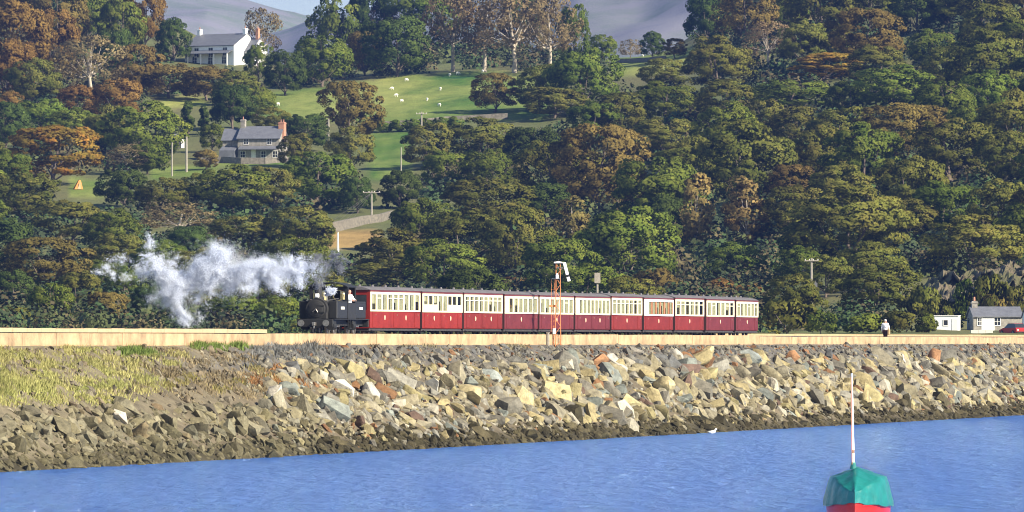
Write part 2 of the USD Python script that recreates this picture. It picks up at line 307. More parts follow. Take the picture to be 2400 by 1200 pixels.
for u, o, r, c in ((1010, 3.8, 0.7, 5), (640, 4.3, 0.75, 5), (1555, 4.6, 1.15, 3), (1655, 1.6, 0.7, 3), (1760, 2.0, 0.9, 8), (1590, 1.9, 0.7, 2), (1400, 2.4, 0.75, 6), (1445, 2.4, 0.8, 2), (1610, 3.0, 0.8, 7), (1490, 1.2, 0.5, 9), (275, 5.2, 0.62, 5), (1100, 4.6, 1.0, 3), (1300, 4.7, 1.0, 10), (1230, 5.0, 0.9, 3), (1480, 5.6, 0.9, 10), (1640, 6.6, 0.75, 0), (2110, 2.5, 0.85, 5), (2190, 2.3, 0.9, 6), (1850, 2.2, 0.8, 6), (2225, 5.6, 0.75, 0), (1930, 4.4, 0.8, 0), (870, 4.3, 0.8, 2), (800, 3.7, 0.75, 5), (950, 4.9, 0.85, 0), (1150, 3.0, 0.7, 8)):
    rock(t_of(u, o), o, r); rocks[-1] = rocks[-1][:3] + (STONE[c], u)
rocks.sort(key=lambda k: -k[0])
for r, w, f, c, u in rocks[:300]:
    m_ = trimesh.graph.smooth_shade(trimesh.Trimesh(w, f, process=False), angle=math.radians(38), facet_minarea=None); _, _, n_ = meshkit.arrays(m_, True)
    obj('stone', (np.array(m_.vertices), np.array(m_.faces)), M['stone'], emb, tint=np.tile(c, (len(m_.vertices), 1)), normals=n_)
n0 = 0; VV, FF, CC = [], [], []
for r, w, f, c, u in rocks[300:]:
    VV.append(w); FF.append(f + n0); CC.append(np.tile(c, (len(w), 1))); n0 += len(w)
tag(obj('rubble', (np.vstack(VV), np.vstack(FF)), M['stone'], emb, tint=np.vstack(CC)), kind='stuff')
# grass tufts on the left of the slope
def tufts(name, spots, label):
    VV, FF, CC = [], [], []; n0 = 0
    for u, z, rad, hgt, col, count in spots:
        o = float(np.interp(-z, [-5.08, -4.35, -2.6, 0], [0.2, 1.5, 4.0, 8.0])); t = t_of(u, o)
        for _ in range(count):
            a, b = RNG.normal(0, rad, 2); oo = max(0.35, o + b * 0.35); tt = t + a * 2.4
            p = cob(tt, oo, float(slope_z(oo)) - 0.03); h = hgt * RNG.uniform(0.5, 1.2); yaw = RNG.uniform(0, 6.28); lean = RNG.normal(0, 0.28, 2) * h; wd = 0.022
            s = np.array([math.cos(yaw), math.sin(yaw), 0]) * wd
            m = p + np.array([lean[0] * .4, lean[1] * .4, h * 0.6]); e = p + np.array([lean[0], lean[1], h])
            VV.append([p - s, p + s, m + s * .7, m - s * .7, e]); FF.append(np.array([[0, 1, 2], [0, 2, 3], [3, 2, 4]]) + n0); n0 += 5
            CC.append(np.tile(np.array(col) * RNG.uniform(0.75, 1.25), (5, 1)))
    return tag(obj(name, (np.vstack(VV), np.vstack(FF)), M['blade'], tint=np.vstack(CC)), label, 'grass', kind='stuff')
S = []; grng = np.random.default_rng(3)
for k in range(150):
    u = grng.uniform(-90, 430); z = grng.uniform(2.5, 4.9); lo = 2.55 + max(0, u - 250) * .004
    if z < lo or grng.uniform() < np.clip((u - 120) / 500, 0, .55): continue
    col = np.array((0.36, 0.32, 0.125)) * (1 - (w := grng.uniform())) + np.array((0.24, 0.25, 0.07)) * w
    if z > 3.9: col = col * .7 + np.array((.06, .05, .02))
    S.append((u, z, grng.uniform(.25, .6), grng.uniform(.16, .34) * (1.25 if 2.7 < z < 3.6 and u < 150 else .8), col, int(grng.uniform(120, 420))))
for u, z in ((330, 4.75), (470, 4.95), (490, 4.8), (560, 4.95), (350, 4.6), (510, 4.9), (300, 4.7)): S.append((u, z, .3, .34, (0.12, 0.165, 0.035), 330))
for u, z in ((710, 3.9), (740, 3.9), (640, 3.5), (690, 3.5), (820, 3.7), (930, 3.75), (400, 3.2), (430, 3.4), (520, 3.0), (450, 3.6), (560, 3.3), (600, 3.9)): S.append((u, z, .35, .2, (0.2, 0.17, 0.055), 160))
tufts('slope_grass', S, 'yellow green grass tufts growing on the left part of the rocky slope')

S = []
for k in range(46):
    u = grng.uniform(590, 800); S.append((u, grng.uniform(4.0, 5.0), .3, grng.uniform(.2, .4), np.array((.12, .12, .115)) * grng.uniform(.6, 1.5), 90))
for k in range(22): S.append((grng.uniform(590, 720), grng.uniform(3.0, 4.1), .3, .22, np.array((.27, .135, .05)) * grng.uniform(.7, 1.2), 130))
for k in range(40): S.append((grng.uniform(330, 640), grng.uniform(2.6, 4.8), .45, grng.uniform(.12, .22), np.array((.20, .155, .085)) * grng.uniform(.7, 1.3), 170))
for k in range(26): S.append((grng.uniform(700, 1250), grng.uniform(4.2, 5.0), .35, grng.uniform(.12, .22), np.array((.19, .165, .10)) * grng.uniform(.6, 1.3), 90))
tag(tufts('slope_scrub', S, 'grey and rust coloured low scrub on the upper slope below the locomotive'), cat='scrub')
# ------------------------------------------------------------------ land, hillside, mountains
UC = [-1400, 0, 400, 595, 740, 900, 1200, 1450, 1560, 1700, 2000, 2400, 3800]
DC = [640, 800, 900, 1000, 1100, 1200, 1300, 1400, 1500, 1600, 1700, 1850, 2200]
VT = [[795, 790, 780, 725, 640, 550, 460, 370, 270, 180, 90, -60, -160],
      [795, 791, 785, 750, 690, 590, 480, 385, 280, 190, 110, 0, -80],
      [795, 791, 786, 755, 695, 590, 480, 385, 290, 205, 130, 30, 100],
      [795, 791, 786, 755, 695, 585, 470, 372, 280, 205, 135, 170, 420],
      [795, 791, 786, 755, 695, 585, 480, 385, 280, 200, 160, 220, 480],
      [795, 791, 786, 750, 690, 585, 480, 385, 270, 185, 140, 120, 380],
      [795, 791, 786, 750, 690, 580, 470, 365, 255, 172, 130, 110, 350],
      [795, 791, 786, 745, 680, 570, 450, 345, 240, 165, 135, 200, 450],
      [795, 791, 786, 740, 670, 550, 425, 315, 215, 150, 128, 180, 450],
      [795, 791, 784, 730, 650, 525, 400, 285, 190, 105, 40, -40, 60],
      [794, 790, 775, 700, 600, 480, 360, 250, 145, 50, -40, -160, -240],
      [793, 790, 784, 700, 560, 420, 300, 190, 85, -20, -110, -240, -340],
      [790, 780, 745, 620, 480, 350, 230, 120, 10, -90, -180, -320, -440]]
ug = np.linspace(-1400, 3800, 131); dg = np.linspace(640, 2200, 157)
zt = np.array([[HC + (V0 - v) / F * D for v, D in zip(r, DC)] for r in VT])
zi = RegularGridInterpolator((UC, DC), zt)(np.stack(np.meshgrid(ug, dg, indexing='ij'), -1))
zi = gaussian_filter(zi, (1.6, 2.0))
GZ = RegularGridInterpolator((ug, dg), zi, bounds_error=False, fill_value=None)
def gz(u, D): return np.asarray(GZ(np.stack([np.asarray(u, float), np.asarray(D, float)], -1)))
def ground_depth(u, v, lo=700.0, hi=2100.0):
    D = np.arange(lo, hi, 4.0); z = gz(np.full_like(D, u), D); vv = V0 - (z - HC) * F / D
    k = np.nonzero(vv <= v)[0]
    return float(D[k[0]]) if len(k) else None
def hill_pts(Ug, Dg):
    z = gz(Ug, Dg) + (meshkit.fbm(np.stack([Ug * Dg / F / 9, Dg / 9, 0 * Dg], -1), 3, 8) - .5) * 0.8
    return np.stack([(Ug - 1200) / F * Dg, Dg, z], -1)
FIELDS = [[(590, 226), (650, 214), (745, 204), (900, 184), (1120, 164), (1270, 172), (1350, 230), (1260, 280), (1000, 288), (900, 292), (760, 282), (610, 276)],
          [(862, 312), (965, 308), (968, 400), (960, 420), (866, 418)], [(1440, 120), (1620, 112), (1620, 168), (1440, 178)], [(350, 392), (420, 384), (510, 386), (515, 414), (355, 420)], [(160, 415), (245, 418), (240, 462), (160, 462)], [(380, 230), (480, 230), (480, 250), (380, 250)], [(505, 368), (670, 366), (675, 388), (505, 390)]]
STRAW = [[(765, 545), (890, 545), (905, 582), (770, 582)]]
import shapely
uu, dd = np.linspace(-900, 3300, 351), np.concatenate([np.arange(640, 960, 16.0), np.arange(960, 1800, 5.0), np.arange(1800, 2201, 20.0)])
v, q = grid(uu, dd, hill_pts)
vv = V0 - (v[..., 2] - HC) * F / v[..., 1]; U = 1200 + F * v[..., 0] / v[..., 1]
wob = (meshkit.fbm(np.stack([v[..., 0] / 6, v[..., 1] / 25, 0 * U], -1), 3, 31) - .5)
def cover(polys, soft=9.0):
    k = np.zeros(U.shape)
    for p in polys:
        pl = Polygon(p); x0, y0, x1, y1 = pl.bounds; m = (U > x0 - 30) & (U < x1 + 30) & (vv > y0 - 30) & (vv < y1 + 30)
        pts = shapely.points(U[m], vv[m]); d = shapely.distance(pts, pl.boundary) * np.where(shapely.contains(pl, pts), 1, -1)
        k[m] = np.maximum(k[m], np.clip((d + wob[m] * 22) / soft + .5, 0, 1))
    return k[..., None]
nz = meshkit.fbm(np.stack([v[..., 0] / 14, v[..., 1] / 40, 0 * U], -1), 5, 32)[..., None]; nf = meshkit.fbm(np.stack([v[..., 0] / 2.5, v[..., 1] / 6, 0 * U], -1), 3, 33)[..., None]
soil = np.array((0.055, 0.075, 0.02)) * (1 - nz) * 1.5 + np.array((0.11, 0.095, 0.04)) * nz * 1.2 + (nf - .5) * np.array((0.04, 0.04, 0.015))
lawn = np.array((0.108, 0.158, 0.026)) + (nz - .42) * np.array((0.36, 0.26, 0.10)) + (nf - .5) * np.array((0.13, 0.12, 0.04))
k = cover(FIELDS); tint = soil * (1 - k) + lawn * k
k = cover(STRAW); tint = tint * (1 - k) + (np.array((0.30, 0.20, 0.07)) * (0.7 + 0.6 * nf)) * k
structure('hillside', (v.reshape(-1, 3), q), M['turf'], smooth=True, tint=np.clip(tint, 0.01, 1).reshape(-1, 3))
lv = np.array([(-700, 250, 0.5), (-20, 250, 0.5), (700, 800, 0.5), (1800, 2400, 0.5), (-1800, 2400, 0.5), (-1800, 250, 0.5)])
v, q = grid(np.linspace(-330, 430, 40), np.linspace(-13, -520, 30), lambda T, O: np.stack([O * CD + T * SD, Y0 - O * SD + T * CD, 0.45 + 0 * O], -1))
structure('marsh', (v.reshape(-1, 3), q), M['marsh'])
def mountain(name, cols, D0, D1, seed, amp):
    """cols: (column, row of the crest) pairs; rises from D0 to the crest at D1 and falls behind"""
    uu = np.linspace(cols[0][0], cols[-1][0], 220); kk = np.linspace(0, 1.5, 60)
    crest = np.interp(uu, [c[0] for c in cols], [c[1] for c in cols])
    def pts(Ug, K):
        D = D0 + (D1 - D0) * K; cr = np.interp(Ug, uu, crest); zc = HC + (V0 - cr) / F * D1
        s = np.where(K < 1, np.sin(np.clip(K, 0, 1) * np.pi / 2) ** 1.3, 1 - (K - 1) * 1.2); x = (Ug - 1200) / F * D
        r = 1 - 2 * np.abs(meshkit.fbm(np.stack([x / 300, D / 900, 0 * D], -1), 5, seed) - .5)
        return np.stack([x, D, 30 + (zc - 30) * s + (r - 0.75) * amp * 4 * s * np.abs(1 - s)], -1)
    v, q = grid(uu, kk, pts)
    return structure(name, (v.reshape(-1, 3), q), M['moor'], smooth=True)
mountain('mountain', [(-900, -200), (200, -60), (420, -25), (520, -2), (600, 20), (660, 37), (735, 55), (820, 70), (1000, 120)], 4300, 6200, 3, 60)
mountain('mountain', [(600, 105), (680, 84), (740, 60), (860, 40), (1100, -30), (1350, -110), (1700, -160), (2300, -200), (3200, -200)], 3300, 5200, 9, 60)
v, q = grid(np.linspace(-9000, 9000, 30), np.linspace(2150, 12000, 20), lambda X, Y: np.stack([X, Y, 20 + 0 * X], -1))
structure('far_land', (v.reshape(-1, 3), q), M['moor'])
# broken rock face behind the houses at the right
def crag_pts(Ug, K):
    D = 918 + 74 * K + 24 * (meshkit.fbm(np.stack([Ug / 34, K * 6, 0 * K], -1), 6, 21) - .5); 
    top = 5.25 + (V0 - (np.interp(Ug, [1950, 2080, 2180, 2400, 2700], [770, 705, 650, 612, 590]))) / F * 985
    z = 2.0 + (top - 2.0) * K ** 0.8 + 2.2 * (meshkit.fbm(np.stack([Ug / 18, K * 9, 0 * K + 4], -1), 5, 22) - .5)
    return np.stack([(Ug - 1200) / F * D, D, z], -1)
v, q = grid(np.linspace(1950, 2700, 240), np.linspace(0, 1, 70), crag_pts)
structure('rock_face', (v.reshape(-1, 3), q), M['crag'])

# ------------------------------------------------------------------ trees
def crown(rng, H, W, shape='dome', clumps=84, cards=112, size=0.27, cr=1.1, low=0.25, flat=0.85, skew=0.0):
    """leaf clumps through the crown's volume: vertices, quads, normals, tint"""
    zc = H * (0.5 + low / 2); rz = H * (1 - low) / 2; V, N, T = [], [], []
    cs = []; off = rng.uniform(0, 40, 3)
    while len(cs) < clumps:
        d = rng.normal(size=3); d /= np.linalg.norm(d); k = rng.uniform(0.84, 1.0) if rng.uniform() < .85 else rng.uniform(.35, .8)
        if shape == 'dome' and d[2] < -0.75: continue
        if shape == 'dome': k *= 0.80 + 0.42 * float(meshkit.fbm(d * 1.5 + off, 2, 3)); p = np.sign(d) * np.abs(d) ** 0.86 * k
        else: k = rng.uniform(0.35, 1) ** 0.5; p = d * k
        if shape == 'cone': p = np.array([p[0] * (1 - (p[2] + 1) / 2.15), p[1] * (1 - (p[2] + 1) / 2.15), p[2]])
        if shape == 'tall': p = np.array([p[0] * (1 - 0.35 * (p[2] + 1) / 2), p[1] * (1 - 0.35 * (p[2] + 1) / 2), p[2]])
        rr = cr * rng.uniform(0.6, 1.35)
        c = np.array([p[0] * (W / 2 - rr * .6) + skew * (p[2] + .3) * W * .12, p[1] * (W / 2 - rr * .6), zc + p[2] * (rz - rr * .55)])
        cs.append((c, rr, d))
    for c, rr, d0 in cs:
        n = int(cards * rng.uniform(0.7, 1.3)); d = rng.normal(size=(n, 3)); d[:, 2] += 0.25; d += d0 * 0.5; d /= np.linalg.norm(d, axis=1, keepdims=True)
        c2 = c + d * rr * np.array([1.15, 1.15, flat]) * rng.uniform(0.72, 1.08, (n, 1))
        nn = d * 0.75 + d0 * 0.25 + rng.normal(0, 0.38, (n, 3)); nn /= np.linalg.norm(nn, axis=1, keepdims=True)
        a = np.cross(nn, rng.normal(size=(n, 3))); a /= np.linalg.norm(a, axis=1, keepdims=True); b = np.cross(nn, a)
        s = size * rng.uniform(0.5, 1.15, (n, 1)); k = rng.uniform(0.55, 1, (n, 1)); droop = nn * s * 0.25
        V.append(np.stack([c2 - a * s - droop, c2 - b * s * k + droop * .4, c2 + a * s * .9 - droop, c2 + b * s * k * .9 + droop * .4], 1))
        ns = d * 0.5 + d0 * 0.85 + nn * 0.2; ns /= np.linalg.norm(ns, axis=1, keepdims=True)
        N.append(np.repeat(ns[:, None], 4, 1)); t = rng.uniform(0.86, 1.14) * rng.uniform(0.8, 1.2, (n, 1)) * np.ones(3); T.append(np.repeat(t[:, None], 4, 1))
    V, N, T = (np.concatenate(x).reshape(-1, 3) for x in (V, N, T)); q = np.arange(len(V)).reshape(-1, 4)
    return V, q, N, T, cs
def trunk(rng, H, W, low, cs, r=0.32, nl=7, twigs=0):
    pts = [(0, 0, -0.6), (rng.normal(0, .1), rng.normal(0, .1), H * low * .6), (rng.normal(0, .3), rng.normal(0, .3), H * (low + .22)), (rng.normal(0, .6), rng.normal(0, .6), H * .8)]
    ms = [tube(pts, [r * 1.35, r, r * .7, r * .12])]
    pick = [cs[i] for i in rng.permutation(len(cs))[:nl + twigs]]
    for i, (c, rr, d) in enumerate(pick):
        k = rng.uniform(0.15, 0.75) if not twigs else rng.uniform(.5, 1.0); a = np.array(pts[1]) * (1 - k) + np.array(pts[2]) * k; m = a * .5 + c * .5 + np.array([0, 0, -0.06 * H]) * rng.uniform(-.3, 1)
        r0 = r * (0.5 if i < nl else 0.3); ms.append(tube([a, m, c], [r0, r0 * .55, r0 * .15], 5))
    return cat_(ms)
LEAF = {'olive': [(0.060, 0.072, 0.019), (0.088, 0.092, 0.028), (0.120, 0.110, 0.037)], 'green': [(0.046, 0.070, 0.016), (0.078, 0.100, 0.024), (0.115, 0.128, 0.034)],
        'dark': [(0.026, 0.042, 0.016), (0.044, 0.064, 0.022), (0.062, 0.084, 0.027)], 'brown': [(0.078, 0.062, 0.025), (0.108, 0.084, 0.034), (0.14, 0.108, 0.046)],
        'rust': [(0.088, 0.056, 0.024), (0.12, 0.072, 0.03), (0.14, 0.092, 0.04)], 'gold': [(0.095, 0.082, 0.022), (0.155, 0.115, 0.028), (0.22, 0.115, 0.028)],
        'bare': [(0.10, 0.080, 0.055), (0.13, 0.10, 0.072), (0.16, 0.125, 0.085)], 'birch': [(0.10, 0.085, 0.042), (0.14, 0.112, 0.055), (0.18, 0.135, 0.07)]}
LEAF = {k: [(q[0] * 1.75, q[1] * 1.72, q[2] * 1.2) for q in c] for k, c in LEAF.items()}
for k, c in LEAF.items(): M['leaf_' + k] = leafy('leaf_' + k, c)
PROTO = {}
def make_proto(key, kind, i, bark='bark', H=12.0, W=12.0, low=0.0, nl=6, twigs=0, r=0.32, **kw):
    rng = np.random.default_rng(abs(hash_(key, i))); p = cls(f'{key}_prototype_{i}'); V, q, N, T, cs = crown(rng, H, W, low=low, **kw)
    obj('trunk', trunk(rng, H, W, low, cs, r, nl, twigs), M[bark], p, smooth=True)
    obj('crown', (V, q), M['leaf_' + kind], p, normals=N, tint=T)
    PROTO.setdefault(key, []).append((p, H, W))
def hash_(s, i): return sum((a + 1) * ord(c) for a, c in enumerate(s)) * 31 + i * 977
for i in range(4): make_proto('olive', 'olive', i, skew=0.25, flat=0.8)
for i in range(3): make_proto('green', 'green', i)
for i in range(3): make_proto('dark', 'dark', i)
for i in range(3): make_proto('brown', 'brown', i)
for i in range(2): make_proto('rust', 'rust', i)
for i in range(2): make_proto('gold', 'gold', i, flat=0.6, skew=0.6)
for i in range(3): make_proto('bare', 'bare', i, bark='palebark', cards=34, clumps=74, size=0.27, nl=8, twigs=10, r=0.33, low=0.22)
for i in range(2): make_proto('birch', 'birch', i, bark='palebark', H=14, W=8, shape='tall', clumps=40, cards=46, size=0.40, cr=1.1, nl=6, twigs=6, r=0.2)
for i in range(2): make_proto('cypress', 'dark', i, H=10, W=4.5, shape='cone', low=0.05, clumps=36, cards=70, size=0.36, cr=0.8)
for kind in ('green', 'olive', 'brown'):
    make_proto('bush_' + kind, kind, 0, H=3.2, W=4.4, low=0.0, clumps=16, cards=70, size=0.26, cr=0.8, nl=4, r=0.06)
make_proto('bush_rust', 'rust', 0, H=3.2, W=4.4, low=0.0, clumps=16, cards=60, size=0.26, cr=0.8, nl=4, r=0.06)
NAME = {'olive': ('oak_tree', 'olive brown broadleaf tree'), 'green': ('broadleaf_tree', 'green broadleaf tree'), 'dark': ('evergreen_tree', 'dark green tree'), 'brown': ('autumn_tree', 'brown autumn tree'),
        'rust': ('autumn_tree', 'rust brown autumn tree'), 'gold': ('autumn_tree', 'golden orange autumn tree'), 'bare': ('bare_tree', 'thin grey brown half bare tree'), 'birch': ('birch_tree', 'slender tan birch'), 'cypress': ('conifer_tree', 'dark pointed conifer'),
        'bush_green': ('bush', 'green bush'), 'bush_olive': ('bush', 'olive bush'), 'bush_brown': ('bush', 'brown bush'), 'bush_rust': ('bush', 'rust coloured bush')}
TREES = []
def tree(key, u, vtop, w, h, label=None, group=None, D=None, rz=None):
    vb = vtop + h
    if D is None: D = ground_depth(u, min(vb, 783)) or 1800.0
    s = D / F; protos = PROTO[key]; p, H, W = protos[int(RNG.integers(len(protos)))]
    g = float(gz(u, D)) if D > 650 else 0.5
    top = HC + (V0 - vtop) * s; hm = max(top - g, 0.6 * h * s)
    nm, what = NAME[key]
    copy_of(p, nm, label or what, 'bush' if nm == 'bush' else 'tree', ((u - 1200) * s, D, g), RNG.uniform(0, 6.28) if rz is None else rz, (w * s / W, w * s / W, hm / H), group)
    TREES.append((u, vtop + h * .45, w / 2, h / 2))
L = [  # kind, column, top row, width, height, label
 ('rust', 40, -5, 170, 190, 'rust brown tree at the top left corner of the picture'), ('brown', 135, -40, 150, 170, 'tall brown tree in the top left wood beside a green one'),
 ('rust', 15, 90, 150, 150, 'orange rust tree at the left edge of the picture, under the brown corner tree'), ('rust', 120, 20, 130, 150, 'brown rust crown in the top left wood, above the half bare pale tree'),
 ('green', 205, -40, 120, 150, 'green tree between the rusty trees at the upper left'), ('green', 285, -10, 110, 150, 'grey green tree just left of the brown tree by the mountain gap'),
 ('rust', 340, -50, 100, 165, 'tall rust brown tree at the left edge of the mountain gap'), ('bare', 212, 85, 165, 150, 'half bare tree with a pale forked trunk above the large green tree at left'),
 ('olive', 75, 135, 130, 115, 'olive tree left of the half bare pale tree'), ('brown', 320, 100, 120, 130, 'brown tree right of the half bare pale tree'),
 ('dark', 270, 60, 100, 130, 'dark green tree behind the half bare pale tree'),
 ('brown', 395, 148, 150, 85, 'low golden brown tree below the white house, left one of the pair'), ('brown', 485, 152, 130, 85, 'low golden brown tree below the white house, right one of the pair'),
 ('green', 95, 228, 140, 100, 'green tree above the golden orange tree at left'), ('dark', 15, 235, 110, 120, 'dark green tree at the left edge above the golden orange tree'),
 ('dark', 405, 42, 85, 105, 'dark tree close against the left end of the white house'), ('green', 605, 96, 76, 105, 'round green tree in front of the gable of the white house'),
 ('bare', 612, 20, 95, 85, 'grey brown tree behind the chimneys of the white house'), ('cypress', 440, 234, 44, 80, 'dark pointed conifer above the stone cottage, left one of the pair'),
 ('cypress', 478, 245, 36, 70, 'dark pointed conifer above the stone cottage, right one of the pair'), ('dark', 545, 195, 110, 110, 'dark green tree behind the roof of the stone cottage'),
 ('green', 497, 288, 62, 70, 'yellow green tree at the left end of the stone cottage'), ('green', 330, 236, 200, 150, 'large olive green tree left of the two bare poles'),
 ('olive', 250, 250, 120, 130, 'olive tree between the golden orange tree and the large green one'),
 ('gold', 122, 290, 222, 150, 'large golden orange autumn tree at the left side of the hill'), ('bare', 300, 338, 105, 75, 'small whitish bare tree right of the golden orange tree'),
 ('olive', 55, 402, 180, 120, 'broad olive brown tree at the left edge below the golden orange tree'), ('dark', 290, 392, 120, 100, 'dark green tree below the small whitish bare tree'),
 ('olive', 170, 470, 170, 100, 'olive brown tree below the orange cover'), ('green', 545, 385, 190, 120, 'broad green tree below the stone cottage'),
 ('green', 745, 352, 190, 140, 'broad green tree right of the stone cottage and below the pole'), ('brown', 818, 182, 148, 150, 'large brown olive tree standing in the middle of the pasture'),
 ('olive', 820, 300, 105, 110, 'olive tree at the lower edge of the pasture beside the pole'), ('bare', 420, 476, 180, 85, 'brown tree with pale spreading stems above the steam'),
 ('olive', 575, 502, 180, 95, 'olive brown tree just above the brightest steam'), ('olive', 705, 480, 165, 120, 'olive tree left of the straw coloured bank'),
 ('brown', 100, 552, 220, 145, 'dark brown mottled tree above the round bright green tree at left'), ('green', 120, 660, 116, 112, 'round bright green tree behind the left end of the wall'),
 ('brown', 250, 682, 112, 90, 'round pinkish brown tree beside the round bright green tree'), ('dark', 360, 670, 110, 105, 'dark tree between the pinkish brown tree and the steam'),
 ('green', 545, 690, 140, 85, 'green tree behind the wall under the steam'), ('green', 655, 690, 120, 90, 'green tree close to the front of the locomotive'),
 ('olive', 280, 545, 160, 105, 'olive tree above the thin wisp of steam'), ('olive', 460, 580, 170, 110, 'olive tree half hidden behind the white steam'),
 ('green', 795, -10, 150, 130, 'green tree at the left end of the skyline wood'), ('green', 755, 78, 140, 125, 'bushy bright green tree at the left foot of the skyline wood'),
 ('dark', 930, 30, 160, 150, 'dark green tree in the middle of the skyline wood'), ('green', 985, -60, 190, 140, 'yellow green top in the skyline wood above the dark tree'),
 ('brown', 855, 68, 100, 112, 'small brown tree in front of the skyline wood'), ('bare', 1062, -20, 150, 190, 'grey brown half bare tree in the skyline wood, left one of the tall three'),
 ('bare', 1135, -40, 160, 210, 'grey brown half bare tree in the skyline wood, middle one of the tall three'), ('bare', 1205, -10, 190, 182, 'half bare tree with a bright white trunk at the top of the pasture'),
 ('bare', 1290, -5, 150, 180, 'brown half bare tree with pale branches right of the white trunk'), ('green', 1345, 5, 80, 150, 'narrow green tree at the right end of the skyline wood'),
 ('brown', 1160, 168, 112, 96, 'wide brown tree with a dark trunk at the right side of the pasture'), ('green', 1365, 108, 190, 160, 'large grey green tree right of the pasture'),
 ('olive', 1265, 150, 110, 110, 'olive tree left of the large grey green tree by the pasture'), ('olive', 1300, 205, 150, 75, 'low olive tree below the large grey green tree by the pasture'),
 ('green', 1412, 78, 70, 65, 'small green tree at the left of the saddle'), ('bare', 1478, 92, 50, 55, 'small bare tree with a white stem on the saddle'),
 ('dark', 1530, 74, 62, 62, 'small round dark green tree on the saddle'), ('brown', 1582, 88, 55, 50, 'small brown tree at the right of the saddle'),
 ('dark', 1660, -20, 110, 130, 'dark tree at the left corner of the right hand hill'), ('brown', 1745, -40, 150, 140, 'brown tree at the top of the right hand hill near the mountain gap'),
 ('olive', 1685, 88, 165, 130, 'rounded brown olive tree at the left edge of the right hand hill'), ('bare', 1800, 52, 120, 110, 'pinkish brown tree high on the right hand hill'),
 ('gold', 1930, 122, 180, 70, 'long golden brown crown high on the right hand hill'), ('green', 2100, 150, 210, 120, 'broad bright green tree high on the right hand hill'),
 ('green', 1855, 185, 190, 80, 'bright yellow green tree crown at the left of the right hand hill'), ('green', 1555, 190, 170, 105, 'bright green tree below the saddle'),
 ('olive', 1560, 135, 120, 75, 'small olive tree just under the saddle meadow'), ('olive', 1565, 275, 165, 105, 'golden olive tree below the bright green tree under the saddle'),
 ('green', 1045, 352, 112, 100, 'bright green tree right of the lower pasture, left one of the pair'), ('green', 1140, 345, 120, 110, 'bright green tree right of the lower pasture, right one of the pair'),
 ('olive', 1125, 278, 170, 110, 'olive tree below the right part of the pasture'), ('olive', 1000, 288, 120, 110, 'olive tree beside the pole at the foot of the pasture'),
 ('olive', 1148, 415, 220, 130, 'broad olive tree above the middle of the train'), ('green', 985, 460, 150, 130, 'yellow green tree right of the dark gully'),
 ('olive', 1205, 480, 185, 180, 'tall brown olive tree above the signal end of the cream coaches'), ('birch', 1342, 440, 96, 150, 'tan birch just left of the great green dome tree'),
 ('birch', 1448, 428, 40, 110, 'small tan birch top above the great green dome tree'), ('green', 1468, 478, 250, 200, 'great green dome shaped tree right of the signal'),
 ('birch', 1632, 385, 110, 210, 'tall tan birch with a pale leaning trunk'), ('birch', 1748, 390, 130, 190, 'tall grey green birch right of the tan one'),
 ('olive', 1990, 440, 270, 190, 'great brown olive dome tree on the lower right hillside'), ('green', 1892, 518, 145, 120, 'olive green tree behind the pole with a crossarm'),
 ('green', 1725, 566, 140, 100, 'green tree above the rear coaches'), ('olive', 2280, 508, 220, 140, 'dark brown olive tree above the rock face at the right edge'),
 ('olive', 930, 540, 180, 130, 'olive tree above the first coaches'), ('olive', 905, 612, 210, 80, 'low olive thicket tree right above the first coach roof'),
 ('olive', 2060, 620, 190, 130, 'olive tree left of the rock face'), ('olive', 1860, 640, 130, 120, 'olive tree below the pole with a crossarm'),
]
L += [('olive', 1935, 598, 125, 100, 'olive tree right behind the pole with the transformer box'), ('green', 1868, 575, 110, 95, 'green tree left behind the pole with the transformer box'), ('dark', 668, 118, 100, 105, 'dark green tree right of the gable of the white house'), ('dark', 715, 262, 115, 95, 'dark green tree at the lower left edge of the pasture'), ('olive', 640, 250, 95, 70, 'olive tree behind the red lit chimney of the cottage'), ('olive', 690, 312, 80, 85, 'olive tree right of the cottage chimney'),
 ('dark', 938, 396, 100, 96, 'dark tree on the right bank of the gully'), ('dark', 838, 410, 84, 92, 'dark tree on the left bank of the gully'), ('olive', 555, 165, 110, 85, 'olive tree below the gable of the white house'), ('green', 600, 200, 90, 80, 'green tree at the upper left corner of the pasture'), ('brown', 482, 350, 60, 48, 'brown hedge tree between the pale poles and the cottage'),
 ('green', 345, 330, 100, 80, 'green tree left of the two pale poles'), ('olive', 380, 415, 130, 95, 'olive tree below the lawn of the two pale poles'), ('olive', 470, 405, 130, 90, 'olive tree under the left end of the cottage lawn'), ('olive', 640, 390, 130, 110, 'olive tree under the right end of the cottage lawn')]
for i in range(6): tree('bush_green', 900 + 34 * i, 283 - 2 * i, 46, 30, 'small green hedge bush below the lower edge of the pasture', group='hedge bushes below the pasture')
for k, u, vt, w, h, lab in L: tree(k, u, vt, w, h, lab)
